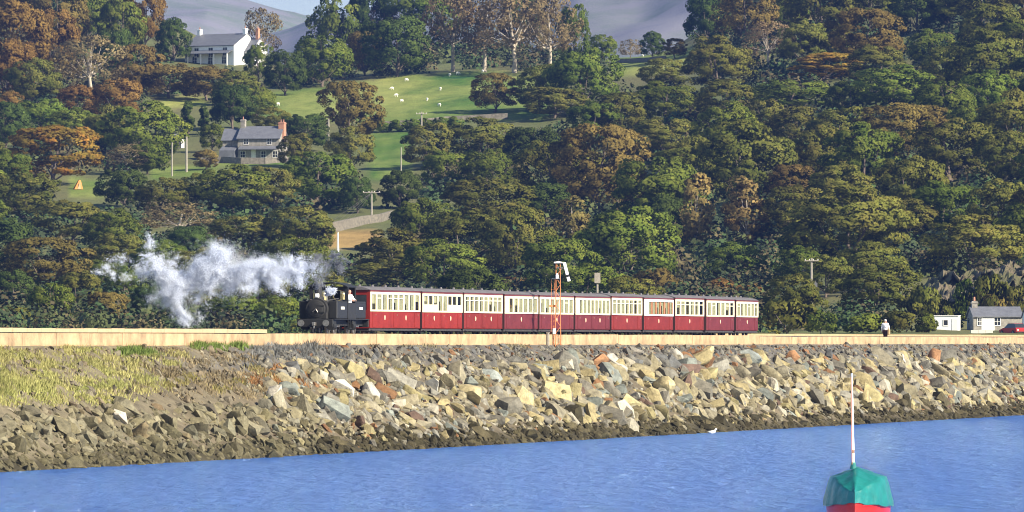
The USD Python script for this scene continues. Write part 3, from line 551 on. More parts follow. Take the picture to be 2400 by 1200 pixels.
for k, u, vt, w, h, lab in [('bush_olive', 30, 718, 90, 60, 'brown olive bush at the left edge behind the wall'), ('bush_green', 440, 715, 90, 60, 'green bush under the falling steam'), ('bush_olive', 1845, 700, 120, 90, 'olive bush just right of the last coach'),
    ('bush_green', 1925, 728, 80, 60, 'green bush right of the olive one behind the wall'), ('bush_green', 2020, 735, 100, 55, 'green bush left of the walking person'), ('bush_olive', 2120, 728, 90, 60, 'olive bush right of the walking person'), ('bush_green', 2165, 735, 60, 50, 'green bush at the left of the white shed'),
    ('bush_olive', 1893, 672, 90, 62, 'olive bush at the foot of the pole with the transformer box'), ('bush_green', 2240, 752, 36, 36, 'small green bush at the right corner of the white shed'), ('bush_green', 2345, 728, 60, 50, 'green bush behind the red car'), ('bush_rust', 1680, 655, 110, 60, 'rust coloured bush above the rear coaches, left one'), ('bush_rust', 1745, 668, 90, 50, 'rust coloured bush above the rear coaches, right one'),
    ('bush_brown', 1540, 630, 100, 70, 'brown bush right of the great green dome tree'), ('bush_green', 2270, 655, 70, 55, 'green bush growing high on the rock face'), ('bush_olive', 2200, 690, 75, 55, 'olive bush on the left part of the rock face'), ('bush_brown', 2330, 690, 80, 55, 'brown bush on the rock face above the grey roof'), ('bush_olive', 2385, 668, 70, 60, 'olive bush on the rock face by the right picture edge'), ('bush_olive', 2388, 750, 50, 40, 'olive bush in front of the red car at the right picture edge'), ('bush_olive', 2375, 722, 60, 44, 'olive bush before the right end of the grey roof'), ('bush_green', 2322, 752, 46, 38, 'green bush between the grey roofed house and the red car'), ('bush_green', 2290, 738, 40, 45, 'green bush in front of the left end of the grey roofed house'), ('bush_olive', 2135, 700, 70, 60, 'olive bush at the left foot of the rock face'), ('bush_green', 2240, 722, 50, 34, 'green bush just above the white shed'), ('bush_olive', 2170, 668, 60, 50, 'olive bush at the upper left of the rock face'), ('bush_olive', 2320, 642, 80, 50, 'olive bush at the top of the rock face'), ('bush_rust', 2300, 715, 46, 32, 'rust coloured bush above the ridge of the grey roof'), ('bush_rust', 1215, 650, 80, 45, 'rust coloured bush above the train roof near the signal'), ('bush_olive', 735, 725, 100, 60, 'olive bush behind the locomotive')]:
    tree(k, u, vt, w, h, lab, D=(905.0 if vt + h > 781 and u > 2200 else 860.0 if vt + h > 781 else 930.0 if u > 2120 and vt > 640 else None))
# the rest of the wood
CLEAR = [Polygon(f) for f in FIELDS] + [sbox(512, 290, 672, 384), sbox(397, 328, 444, 408), sbox(418, 62, 645, 148), sbox(345, -200, 742, 85), sbox(1384, -200, 1622, 92), sbox(775, 500, 905, 582), sbox(160, 412, 240, 458), sbox(2140, 655, 2500, 790), sbox(975, 250, 1000, 305), sbox(925, 340, 950, 400), sbox(765, 275, 778, 350), sbox(860, 440, 880, 515), sbox(1884, 602, 1930, 690)]
def region(u, v):
    if u < 360 and v < 260: return [('rust', 3), ('brown', 4), ('green', 2), ('bare', 1)], 'upper left wood'
    if u < 780: return [('olive', 5), ('green', 5), ('dark', 2), ('brown', 1)], 'left hillside'
    if u < 1400 and v < 200: return [('bare', 4), ('dark', 2), ('green', 2)], 'skyline wood'
    if u < 1600: return [('olive', 4), ('green', 4), ('dark', 2), ('brown', 1)], 'middle hillside'
    return [('olive', 8), ('green', 4), ('dark', 1), ('brown', 1)], 'right hand hill'
REFS = [(530, 110, 'white house'), (595, 340, 'stone cottage'), (122, 365, 'golden orange tree'), (212, 160, 'half bare pale tree'), (818, 255, 'big brown pasture tree'), (1200, 120, 'bright white tree trunk'), (1160, 210, 'brown pasture tree'), (1365, 190, 'large grey green pasture tree'),
    (1530, 105, 'round dark saddle tree'), (1468, 570, 'great green dome tree'), (1632, 480, 'leaning tan birch'), (1748, 480, 'grey green birch'), (1990, 530, 'great brown olive dome tree'), (1902, 650, 'pole with the transformer box'), (2280, 580, 'dark tree over the rock face'), (2100, 210, 'broad bright green hill tree'),
    (1930, 155, 'long golden crown'), (1800, 105, 'pinkish brown hill tree'), (1685, 150, 'rounded olive tree at the hill edge'), (1855, 225, 'yellow green crown'), (1148, 480, 'broad olive tree over the mid train'), (985, 520, 'yellow green gully tree'), (1308, 700, 'orange signal'), (871, 480, 'gully pole with stay wires'), (830, 560, 'straw coloured bank'),
    (120, 715, 'round bright green tree'), (250, 725, 'pinkish round tree'), (560, 640, 'thick white steam'), (785, 720, 'locomotive'), (930, 720, 'first coach'), (1540, 740, 'brown windowed coach'), (1750, 740, 'last coach'), (2075, 770, 'walking person'), (2215, 756, 'white shed'), (1090, 400, 'pair of bright green trees'), (1555, 240, 'bright green tree under the saddle'),
    (420, 365, 'two pale poles'), (183, 435, 'orange cover'), (745, 420, 'green tree right of the cottage'), (988, 285, 'pasture pole'), (2400, 0, 'top right picture corner'), (2400, 330, 'middle of the right picture edge'), (0, 10, 'top left picture corner'), (0, 480, 'middle of the left picture edge'), (1060, 70, 'tall skyline trees')]
USED = set()
def relate(k, u, v):
    for a, b, nm in sorted(REFS, key=lambda r: math.hypot(u - r[0], v - r[1])):
        d = math.hypot(u - a, v - b); w = math.degrees(math.atan2(b - v, u - a)) % 360
        dr = ['right of', 'up and right of', 'above', 'up and left of', 'left of', 'down and left of', 'below', 'down and right of'][int((w + 22.5) // 45) % 8]
        lab = f"{NAME[k][1]} {'just ' if d < 95 else 'well ' if d > 190 else ''}{dr} the {nm}"
        if lab not in USED and len(lab.split()) <= 16: USED.add(lab); return lab
NL = len(TREES); cand = []
for vt in np.arange(-60, 730, 26):
    for u in np.arange(-90, 2500, 50): cand.append((u + RNG.uniform(-24, 24), vt + RNG.uniform(-13, 13)))
cand = [cand[i] for i in RNG.permutation(len(cand))]; filled = []
for u, vt in cand:
    w = RNG.uniform(130, 240) * (0.8 if vt < 250 else 1.0) * (.75 if u < 900 else 1); h = w * RNG.uniform(0.72, 0.95)
    if vt + h > 772: continue
    if any(((u - a) / (c * 0.58 + w * .2)) ** 2 + ((vt + h * .45 - b) / (d * 0.55 + h * .18)) ** 2 < 1 for a, b, c, d in TREES): continue
    if any(vt + h > b + d and ((u - a) / (c * .68 + w * .27)) ** 2 + ((vt + h * .45 - b) / (d * .68 + h * .27)) ** 2 < 1 for a, b, c, d in TREES[:NL]): continue
    e = Point(0, 0).buffer(1.0, 8); e = Polygon([(u + x * w * .5, vt + h * .5 + y * h * .5) for x, y in e.exterior.coords])
    if any(e.intersects(c) for c in CLEAR): continue
    kinds, where = region(u, vt); ks = [k for k, n in kinds for _ in range(n)]; k = ks[int(RNG.integers(len(ks)))]
    lab = relate(k, u, vt + h * .4)
    tree(k, u, vt, w, h, lab, group=f'{NAME[k][1]}s of the {where}')
# undergrowth: low scrub joined into one mesh
brng = np.random.default_rng(99); VV, NN, TT, n0 = [], [], [], 0
kinds = [np.array(c) for c in ((0.055, 0.068, 0.02), (0.04, 0.07, 0.02), (0.085, 0.07, 0.03), (0.03, 0.045, 0.018))]
for _ in range(4600):
    D = brng.uniform(880, 1900); u = brng.uniform(-300, 2700); g = float(gz(u, D)); vv = V0 - (g - HC) * F / D
    s = brng.uniform(0.9, 1.9); hpx = 2.6 * s * F / D; wpx = 4.4 * s * F / D
    if any(c.intersects(sbox(u - wpx / 2, vv - hpx, u + wpx / 2, vv)) for c in CLEAR): continue
    nr = D < 1100; n = 170 if nr else 115; d = brng.normal(size=(n, 3)); d[:, 2] = np.abs(d[:, 2]); d /= np.linalg.norm(d, axis=1, keepdims=True)
    c = np.array([(u - 1200) / F * D, D, g]) + d * np.array([2.1, 2.1, 2.2]) * s * brng.uniform(0.6, 1.05, (n, 1))
    nn = d + brng.normal(0, 0.4, (n, 3)); nn /= np.linalg.norm(nn, axis=1, keepdims=True); a = np.cross(nn, brng.normal(size=(n, 3))); a /= np.linalg.norm(a, axis=1, keepdims=True); b = np.cross(nn, a)
    z = (0.17 if nr else 0.22) * s * brng.uniform(0.6, 1.3, (n, 1))
    VV.append(np.stack([c - a * z, c - b * z, c + a * z, c + b * z], 1).reshape(-1, 3)); NN.append(np.repeat(d, 4, 0)); TT.append(np.repeat(kinds[brng.integers(4)] * brng.uniform(.7, 1.3, (n, 1)), 4, 0))
VV = np.concatenate(VV)
tag(obj('undergrowth', (VV, np.arange(len(VV)).reshape(-1, 4)), M['blade'], normals=np.concatenate(NN), tint=np.concatenate(TT)), 'dark low scrub covering the ground between the hillside trees', 'undergrowth', kind='stuff')
# ------------------------------------------------------------------ locomotive
def on_cob(t, o, z): return cob(t, o, z)
def part(name, ms, mt, parent, smooth=False, label=None):
    p = obj(name, cat_(ms) if isinstance(ms, list) else ms, M[mt], parent, smooth)
    if label: tag(p, label)
    return p
t_loco = t_of(741, TC)
loco = thing('steam_locomotive', 'black narrow gauge steam locomotive with two side tanks pulling the red and cream train', 'locomotive', cob(t_loco - .25, TC, ZR), RZ, (1.03, 1.07, 1.05))
part('frame', [bx(0.1, 6.8, -0.62, 0.62, 0.42, 0.72), bx(0.0, 0.12, -0.9, 0.9, 0.36, 0.74, .02), bx(6.75, 6.87, -0.9, 0.9, 0.36, 0.74, .02)], 'black', loco)
part('running_plate', [bx(0.12, 6.75, -0.96, 0.96, 0.725, 0.765)], 'black', loco)
for s in (-1, 1):
    b = part('buffer', [cyl((0.0, s * .62, .55), (-0.25, s * .62, .55), .07), cyl((-0.25, s * .62, .55), (-0.3, s * .62, .55), .16, n=16)], 'steel', loco)
part('coupling', [bx(-0.28, 0, -0.08, 0.08, 0.42, 0.6, .02), cyl((-0.2, 0, .3), (-0.2, 0, .6), .03)], 'steel', loco)
def wheel(x, s, r=0.40):
    ms = [trimesh.creation.annulus(r * .86, r, 0.1), cyl((0, 0, -0.06), (0, 0, 0.07), 0.08)]
    for k in range(8):
        a = k * math.pi / 4; ms.append(cyl((0, 0, 0), (math.cos(a) * r * .9, math.sin(a) * r * .9, 0), 0.03, n=6))
    m = cat_(ms); m.apply_transform(trimesh.transformations.rotation_matrix(math.pi / 2, (1, 0, 0))); m.apply_translation((x, s * 0.36, r)); return m
for bogie in (0, 1):
    for x in (1.0, 2.2) if bogie == 0 else (4.7, 5.9):
        for s in (-1, 1): part('wheel', wheel(x, s), 'steel', loco)
    x0 = 0.4 if bogie == 0 else 4.1
    for s in (-1, 1):
        part('cylinder', [cyl((x0, s * .66, .42), (x0 + .5, s * .66, .42), .2, n=16), bx(x0 - .02, x0 + .52, s * .66 - .17, s * .66 + .17, .5, .74, .03)], 'black', loco)
        part('coupling_rod', [bx(x0 + .55, x0 + 1.9, s * .60 - .02, s * .60 + .02, .37, .44), cyl((x0 + .6, s * .56, .4), (x0 + .6, s * .64, .4), .06), cyl((x0 + 1.8, s * .56, .4), (x0 + 1.8, s * .64, .4), .06)], 'steel', loco)
for x0, x1 in ((0.62, 2.62), (4.1, 6.1)): part('boiler', [cyl((x0, 0, 1.24), (x1, 0, 1.24), 0.47, n=28)], 'black', loco, 40)
for x0, x1 in ((0.3, 0.75), (5.97, 6.42)):
    sb = part('smokebox', [cyl((x0, 0, 1.24), (x1, 0, 1.24), 0.53, n=32), bx(x0 + .03, x1, -0.5, 0.5, .76, 1.2, .02)], 'soot', loco, 35)
dr = part('smokebox_door', [cyl((0.24, 0, 1.24), (0.31, 0, 1.24), 0.37, 0.46, n=32), sph((0.26, 0, 1.24), 0.36, 3, (0.18, 1, 1))], 'soot', loco, 40)
part('handle', [cyl((0.13, 0, 1.24), (0.24, 0, 1.24), .03), cyl((0.15, 0, 1.24), (0.15, .16, 1.10), .018), cyl((0.17, 0, 1.24), (0.17, -.1, 1.08), .018)], 'steel', dr)
for z in (1.08, 1.40): part('hinge', [bx(0.2, 0.27, -0.4, 0.05, z - .025, z + .025)], 'tankblack', dr)
for x in (0.62, 6.1):
    ch = part('chimney', [tube([(x, 0, 1.68), (x, 0, 1.84), (x, 0, 2.42)], [.25, .165, .185], 24), cyl((x, 0, 2.40), (x, 0, 2.50), .225, .215, n=24)], 'soot', loco, 40)
    part('chimney_cap', [cyl((x, 0, 2.50), (x, 0, 2.54), .215, .19, n=24)], 'brass', ch, 40)
for x in (1.55, 5.1): part('steam_dome', [cyl((x, 0, 1.62), (x, 0, 1.98), .22, n=24), sph((x, 0, 1.98), .22, 3, (1, 1, .75))], 'brass', loco, 40)
part('sandbox', [cyl((1.1, 0, 1.62), (1.1, 0, 1.80), .16, n=20), sph((1.1, 0, 1.8), .16, 2, (1, 1, .5))], 'soot', loco, 40)
part('headlamp', [bx(0.34, 0.5, -.09, .09, 1.80, 2.0, .02), cyl((0.30, 0, 1.9), (0.34, 0, 1.9), .07)], 'white', loco)
for s in (-1, 1):
    for k, (x0, x1) in enumerate(((0.62, 2.6), (4.1, 6.1))):
        y0, y1 = sorted((s * 0.52, s * 0.95))
        tk = part('water_tank', [bx(x0, x1, y0, y1, 0.77, 1.63, 0.035)], 'tankblack', loco)
        xa = x0 + (x1 - x0) / 2
        part('name_plate', [bx(xa - .33, xa + .33, s * .965 - .012, s * .965 + .012, 1.22, 1.36, .006)], 'plate', tk)
        part('filler_lid', [cyl((x0 + .5, s * .74, 1.63), (x0 + .5, s * .74, 1.70), .13, n=16)], 'black', tk)
        part('tank_rivets', [sph((x0 + .12 + i * (x1 - x0 - .24) / 11, s * .952, zz), .016, 0) for i in range(12) for zz in (0.86, 1.55)], 'tankblack', tk)
    part('handrail', [cyl((0.5, s * .5, 1.62), (0.5, s * .5, 1.78), .015), cyl((0.34, s * .52, 1.66), (2.5, s * .52, 1.78), .015)], 'steel', loco)
    part('step', [bx(2.75, 3.2, s * .9 - .1, s * .9 + .1, .28, .32), bx(2.78, 2.81, s * .93 - .02, s * .93 + .02, .3, .75), bx(3.14, 3.17, s * .93 - .02, s * .93 + .02, .3, .75)], 'black', loco)
cab = part('cab', [bx(2.6, 4.1, s * .95 - .02, s * .95 + .02, .77, 1.55) for s in (-1, 1)] + [bx(x, x + .1, s * .95 - .02, s * .95 + .02, 1.55, 2.33) for s in (-1, 1) for x in (2.6, 4.0)]
     + [bx(x, x + .04, -.93, .93, .77, 1.62) for x in (2.6, 4.06)] + [bx(x, x + .04, -.93, .93, 2.20, 2.36) for x in (2.6, 4.06)] + [bx(x, x + .04, a, b, 1.62, 2.20) for x in (2.6, 4.06) for a, b in ((-.93, -.80), (-.18, .18), (.80, .93))], 'black', loco)
arc = [(math.sin(a) * 1.30, 2.36 + (math.cos(a) - math.cos(.86)) * 0.62) for a in np.linspace(-.86, .86, 15)]
part('cab_roof', [profile(arc + [(y, z - .045) for y, z in arc[::-1]], 2.42, 4.28)], 'tankblack', cab, 30)
for s in (-1, 1): part('window_rim', [trimesh.creation.annulus(.24, .275, .03, transform=trimesh.transformations.concatenate_matrices(trimesh.transformations.translation_matrix((2.58, s * .49, 1.92)), trimesh.transformations.rotation_matrix(math.pi / 2, (0, 1, 0))))], 'brass', cab)
part('whistle', [cyl((2.45, .1, 1.7), (2.45, .1, 2.02), .03), cyl((2.45, .1, 2.02), (2.45, .1, 2.14), .045)], 'brass', loco)
part('firebox_front', [bx(2.62, 4.08, -.46, .46, .77, 1.72, .05)], 'soot', loco)

# ------------------------------------------------------------------ coaches
def coach(u0, u1, red, label, nwin, style='saloon', dz=0.0, seed=0):
    r = np.random.default_rng(seed); side = TC + 0.92
    t0, t1 = t_of(u0, side), t_of(u1, side); L = t1 - t0; R = f'red{red}'
    c = thing('railway_coach', label, 'coach', cob(t0, TC, ZR), RZ, group='coaches of the train')
    zb, zw, zt = 0.33, 1.21 + dz * .3, 2.22 + dz
    part('lower_body', [bx(0, L, -.90, .90, zb, zw - .004, .02)], R, c)
    nd = max(2, int(nwin / 2.5)); xs_ = np.linspace(0.5, L - 1.1, nd)
    for x in xs_:
        d = part('door', [bx(x, x + .62, -.918, -.902, zb + .06, zw - .05, .006)], R, c)
        part('handle', [bx(x + .52, x + .58, -.945, -.918, zw - .22, zw - .14)], 'brass', d)
    for x in (xs_[:-1] + xs_[1:]) / 2 + .3: part('crest', [trimesh.creation.cylinder(.13, .012, sections=14, transform=trimesh.transformations.concatenate_matrices(trimesh.transformations.translation_matrix((x, -.912, (zb + zw) / 2 + .12)), trimesh.transformations.rotation_matrix(math.pi / 2, (1, 0, 0))))], 'crest', c)
    part('waist_rail', [bx(0, L, s * .91 - .02, s * .91 + .02, zw, zw + .09) for s in (-1, 1)], 'cream', c)
    part('upper_rail', [bx(0, L, s * .91 - .02, s * .91 + .02, zt - .13, zt) for s in (-1, 1)], 'cream', c)
    part('cant_rail', [bx(-.02, L + .02, -.93, .93, zt + .002, zt + .10)], 'cant', c)
    z0, z1 = zw + .09, zt - .13; pc = 'wood' if style == 'observation' else 'cream'
    if style == 'guard':
        wins = []; n = nwin; k = (L - .4) / n
        for i in range(n):
            x = .2 + i * k
            wins.append((x + .12, x + k - .12, z0 + (z1 - z0) * (.0 if i in (n // 2 - 1, n // 2) else .42), z1))
    else:
        a = .9 if style in ('blank_end', 'observation') else .14; k = (L - a - .14) / nwin
        wins = [(a + i * k + k * .14, a + (i + 1) * k - k * .14, z0, z1) for i in range(nwin)]
    edges_ = [0.0] + [x for w in wins for x in w[:2]] + [L]
    for s in (-1, 1):
        for i in range(0, len(edges_), 2):
            a, b = edges_[i], edges_[i + 1]
            part('window_post', [bx(a, b, s * .91 - .025, s * .91 + .02, z0, z1)], 'white' if style == 'observation' and i == 0 else pc, c)
        for a, b, q0, q1 in wins:
            if q0 > z0: part('panel', [bx(a, b, s * .91 - .02, s * .91 + .02, z0, q0)], 'cream', c)
            w = part('window', [bx(a, b, s * .905 - .004, s * .905 + .004, q0, q1)], 'pane', c)
            if style == 'toplight' or (style == 'saloon' and r.uniform() < .35): part('glazing_bar', [bx(a, b, s * .91 - .018, s * .91 + .018, q1 - .22, q1 - .17)], 'cream', w)
            if q0 == z0 and r.uniform() < .85: f = r.uniform(.3, .66); part('curtain', [bx(b - (b - a) * f, b - .01, s * .875 - .006, s * .875 + .006, q0, q1)], 'curtain', w)
            if r.uniform() < .3: part('blind', [bx(a + .02, b - .02, s * .86 - .006, s * .86 + .006, q1 - r.uniform(.2, .5), q1)], 'cream', w)
    if style == 'observation': part('frame_band', [bx(0, L, -.945, -.932, zw - .01, zw + .1), bx(0, L, -.945, -.932, zt - .14, zt), bx(0, .3, -.945, -.932, zw + .1, zt - .14), bx(L - .2, L, -.945, -.932, zw + .1, zt - .14)], 'white', c)
    for nm, x in (('end_wall', 0.0), ('end_wall', L)):
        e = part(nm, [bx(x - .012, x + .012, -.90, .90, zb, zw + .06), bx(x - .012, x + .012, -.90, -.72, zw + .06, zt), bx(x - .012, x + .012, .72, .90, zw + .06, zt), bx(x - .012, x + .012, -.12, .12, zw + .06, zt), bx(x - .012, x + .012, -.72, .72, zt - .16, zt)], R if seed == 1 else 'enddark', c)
        part('end_window', [bx(x - .004, x + .004, a, a + .6, zw + .06, zt - .16) for a in (-.72, .12)], 'darkglass', e)
    arc = [(math.sin(a) * 1.62, zt + .10 + (math.cos(a) - math.cos(.63)) * 1.05) for a in np.linspace(-.63, .63, 13)]
    part('roof', [profile(arc + [(y, zt + .104) for y in (arc[-1][0], arc[0][0])], -.10, L + .10)], 'roof', c, 25)
    for x in np.linspace(1.2, L - 1.2, 4): part('roof_vent', [cyl((x, 0, arc[6][1] - .02), (x, 0, arc[6][1] + .09), .09, .06, n=10)], 'roof', c)
    part('floor', [bx(.02, L - .02, -.86, .86, zw - .002, zw + .01)], 'inside', c)
    for x in np.linspace(.05, L - .06, nwin + 1)[1:-1]: part('partition', [bx(x, x + .04, -.86, .86, zw + .01, zt - .14)], 'inside', c)
    part('underframe', [bx(.05, L - .05, -.84, .84, .19, .328), bx(.3, L - .3, -.95, -.84, .20, .25), bx(.3, L - .3, .84, .95, .20, .25)], 'under', c)
    for x in (1.3, L - 1.3):
        b = part('bogie', [bx(x - .75, x + .75, s * .52 - .04, s * .52 + .04, .14, .3, .01) for s in (-1, 1)], 'under', c)
        for dx in (-.5, .5):
            for s in (-1, 1): part('wheel', [cyl((x + dx, s * .30 - .05, .23), (x + dx, s * .30 + .05, .23), .23, n=18)], 'rail', b)
    for x, sg in ((0, -1), (L, 1)): part('buffer', [cyl((x, 0, .3), (x + sg * .17, 0, .3), .05), cyl((x + sg * .17, 0, .3), (x + sg * .2, 0, .3), .13, n=14)], 'under', c)
    return c
for a in [(868, 985, 0, 'bright red and cream coach coupled directly behind the black locomotive', 9, 'saloon', .02, 1),
          (990, 1084, 0, 'red coach with a mostly white upper side and few small windows, second in the train', 8, 'guard', .0, 2),
          (1088, 1178, 3, 'red and cream coach with top lights, third behind the locomotive', 8, 'toplight', .0, 3),
          (1183, 1261, 2, 'plum red coach with a blank cream end, left of the one behind the signal', 6, 'blank_end', -.03, 4),
          (1265, 1345, 2, 'plum red coach standing directly behind the orange signal post', 7, 'saloon', -.03, 5),
          (1349, 1430, 2, 'plum red coach just right of the orange signal post', 8, 'blank_end', -.03, 6),
          (1434, 1505, 1, 'red and cream coach between the plum coaches and the one with brown windows', 7, 'toplight', .02, 7),
          (1510, 1578, 3, 'coach with white framed varnished brown windows', 6, 'observation', -.02, 8),
          (1583, 1650, 1, 'red and cream coach right behind the one with brown windows', 6, 'toplight', .03, 9),
          (1656, 1721, 2, 'last but one coach at the right end of the train', 6, 'saloon', .0, 10),
          (1726, 1777, 2, 'last coach at the right end of the train', 6, 'saloon', -.02, 11)]: coach(*a)

# ------------------------------------------------------------------ steam
M['droplets'] = mat('steam_droplets', {'d': ('diffuse_bsdf', {'color': (0.80, 0.83, 0.90)}), 't': ('translucent_bsdf', {'color': (0.80, 0.83, 0.90)}), 'x': ('mix_closure', {'fac': 0.5})}, [('d.BSDF', 'x.closure1'), ('t.BSDF', 'x.closure2')], surface='x.closure')
M['soot_droplets'] = mat('smoke_droplets', {'d': ('diffuse_bsdf', {'color': (0.30, 0.31, 0.35)}), 't': ('translucent_bsdf', {'color': (0.30, 0.31, 0.35)}), 'x': ('mix_closure', {'fac': 0.5})}, [('d.BSDF', 'x.closure1'), ('t.BSDF', 'x.closure2')], surface='x.closure')
def cloud(name, label, blobs, per, seed, mt='droplets', size=0.018):
    """steam as a mist of very many fine white flecks, gathered in puffs; per = flecks per square metre of puff"""
    rng = np.random.default_rng(seed); C = []
    for u, v, r, D, *w in blobs:
        c = at(u, v, D); rr = r * D / F
        for k in range(14):
            d = rng.normal(size=3); d /= np.linalg.norm(d); p = c + d * rr * rng.uniform(0, .8); q = rr * rng.uniform(.22, .62); n = int(per * (w[0] if w else 1) * q * q * 10)
            e = rng.normal(size=(n, 3)); e /= np.linalg.norm(e, axis=1, keepdims=True); rad = np.abs(rng.normal(0, .62, (n, 1)))
            x = p + e * q * rad * (0.55 + 0.95 * meshkit.fbm(e * 1.8 + rng.uniform(0, 50, 3), 3, 4))[:, None]; C.append(x)
    C = np.concatenate(C); C = C + .42 * (np.stack([meshkit.fbm(C * 1.1 + k * 17, 3, k) for k in range(3)], -1) - .5) * 2
    n = len(C); a = rng.normal(size=(n, 3)); a /= np.linalg.norm(a, axis=1, keepdims=True); b = np.cross(a, rng.normal(size=(n, 3))); b /= np.linalg.norm(b, axis=1, keepdims=True)
    z = size * rng.uniform(.6, 1.4, (n, 1)); V = np.stack([C - a * z, C + a * z * .6 + b * z, C + a * z * .6 - b * z], 1).reshape(-1, 3)
    return tag(obj(name, (V, np.arange(3 * n).reshape(-1, 3)), M[mt]), label, 'steam' if mt == 'droplets' else 'smoke', kind='stuff')
DS = 372.0
main = [(460, 640, 46, DS), (430, 655, 44, DS), (500, 622, 46, DS), (520, 608, 40, DS), (555, 640, 46, DS), (590, 640, 40, DS), (615, 632, 38, DS), (650, 640, 38, DS), (680, 632, 30, DS), (480, 665, 34, DS), (400, 670, 38, DS), (390, 650, 28, DS), (640, 655, 26, DS), (420, 700, 34, DS), (425, 725, 26, DS, .6), (705, 622, 26, DS), (700, 648, 24, DS), (535, 670, 24, DS), (600, 672, 20, DS), (428, 748, 20, DS, .5),
    (350, 640, 40, DS, .25), (345, 590, 24, DS, .3), (350, 565, 20, DS, .3), (370, 615, 26, DS, .4), (330, 640, 24, DS, .3), (440, 735, 40, DS, .12), (400, 640, 54, DS, .3), (480, 640, 66, DS, .2), (560, 640, 64, DS, .2), (640, 640, 54, DS, .2), (700, 630, 40, DS, .2), (735, 625, 32, DS, .25), (380, 690, 38, DS, .2), (470, 710, 28, DS, .15), (500, 690, 26, DS, .15)]
cloud('steam_cloud', 'thick white steam drifting left from the locomotive chimney', [(b[0], b[1], b[2] * 1.08) + b[3:] for b in main], 900, 5)
cloud('steam_wisp', 'thin wisp of steam left of the thick steam', [(255, 625, 30, DS), (235, 640, 22, DS), (285, 615, 24, DS), (270, 640, 22, DS), (300, 650, 20, DS)], 120, 7)
cloud('smoke', 'grey smoke rising above the locomotive roof', [(745, 650, 24, DS), (765, 630, 32, DS), (795, 625, 28, DS), (735, 605, 22, DS), (780, 600, 22, DS), (740, 665, 12, DS)], 260, 8, 'soot_droplets')
cloud('whistle_steam', 'small white puff of steam in front of the cab window', [(776, 682, 13, 373.5), (770, 690, 9, 373.5), (781, 690, 9, 373.5)], 2500, 9, size=.02)

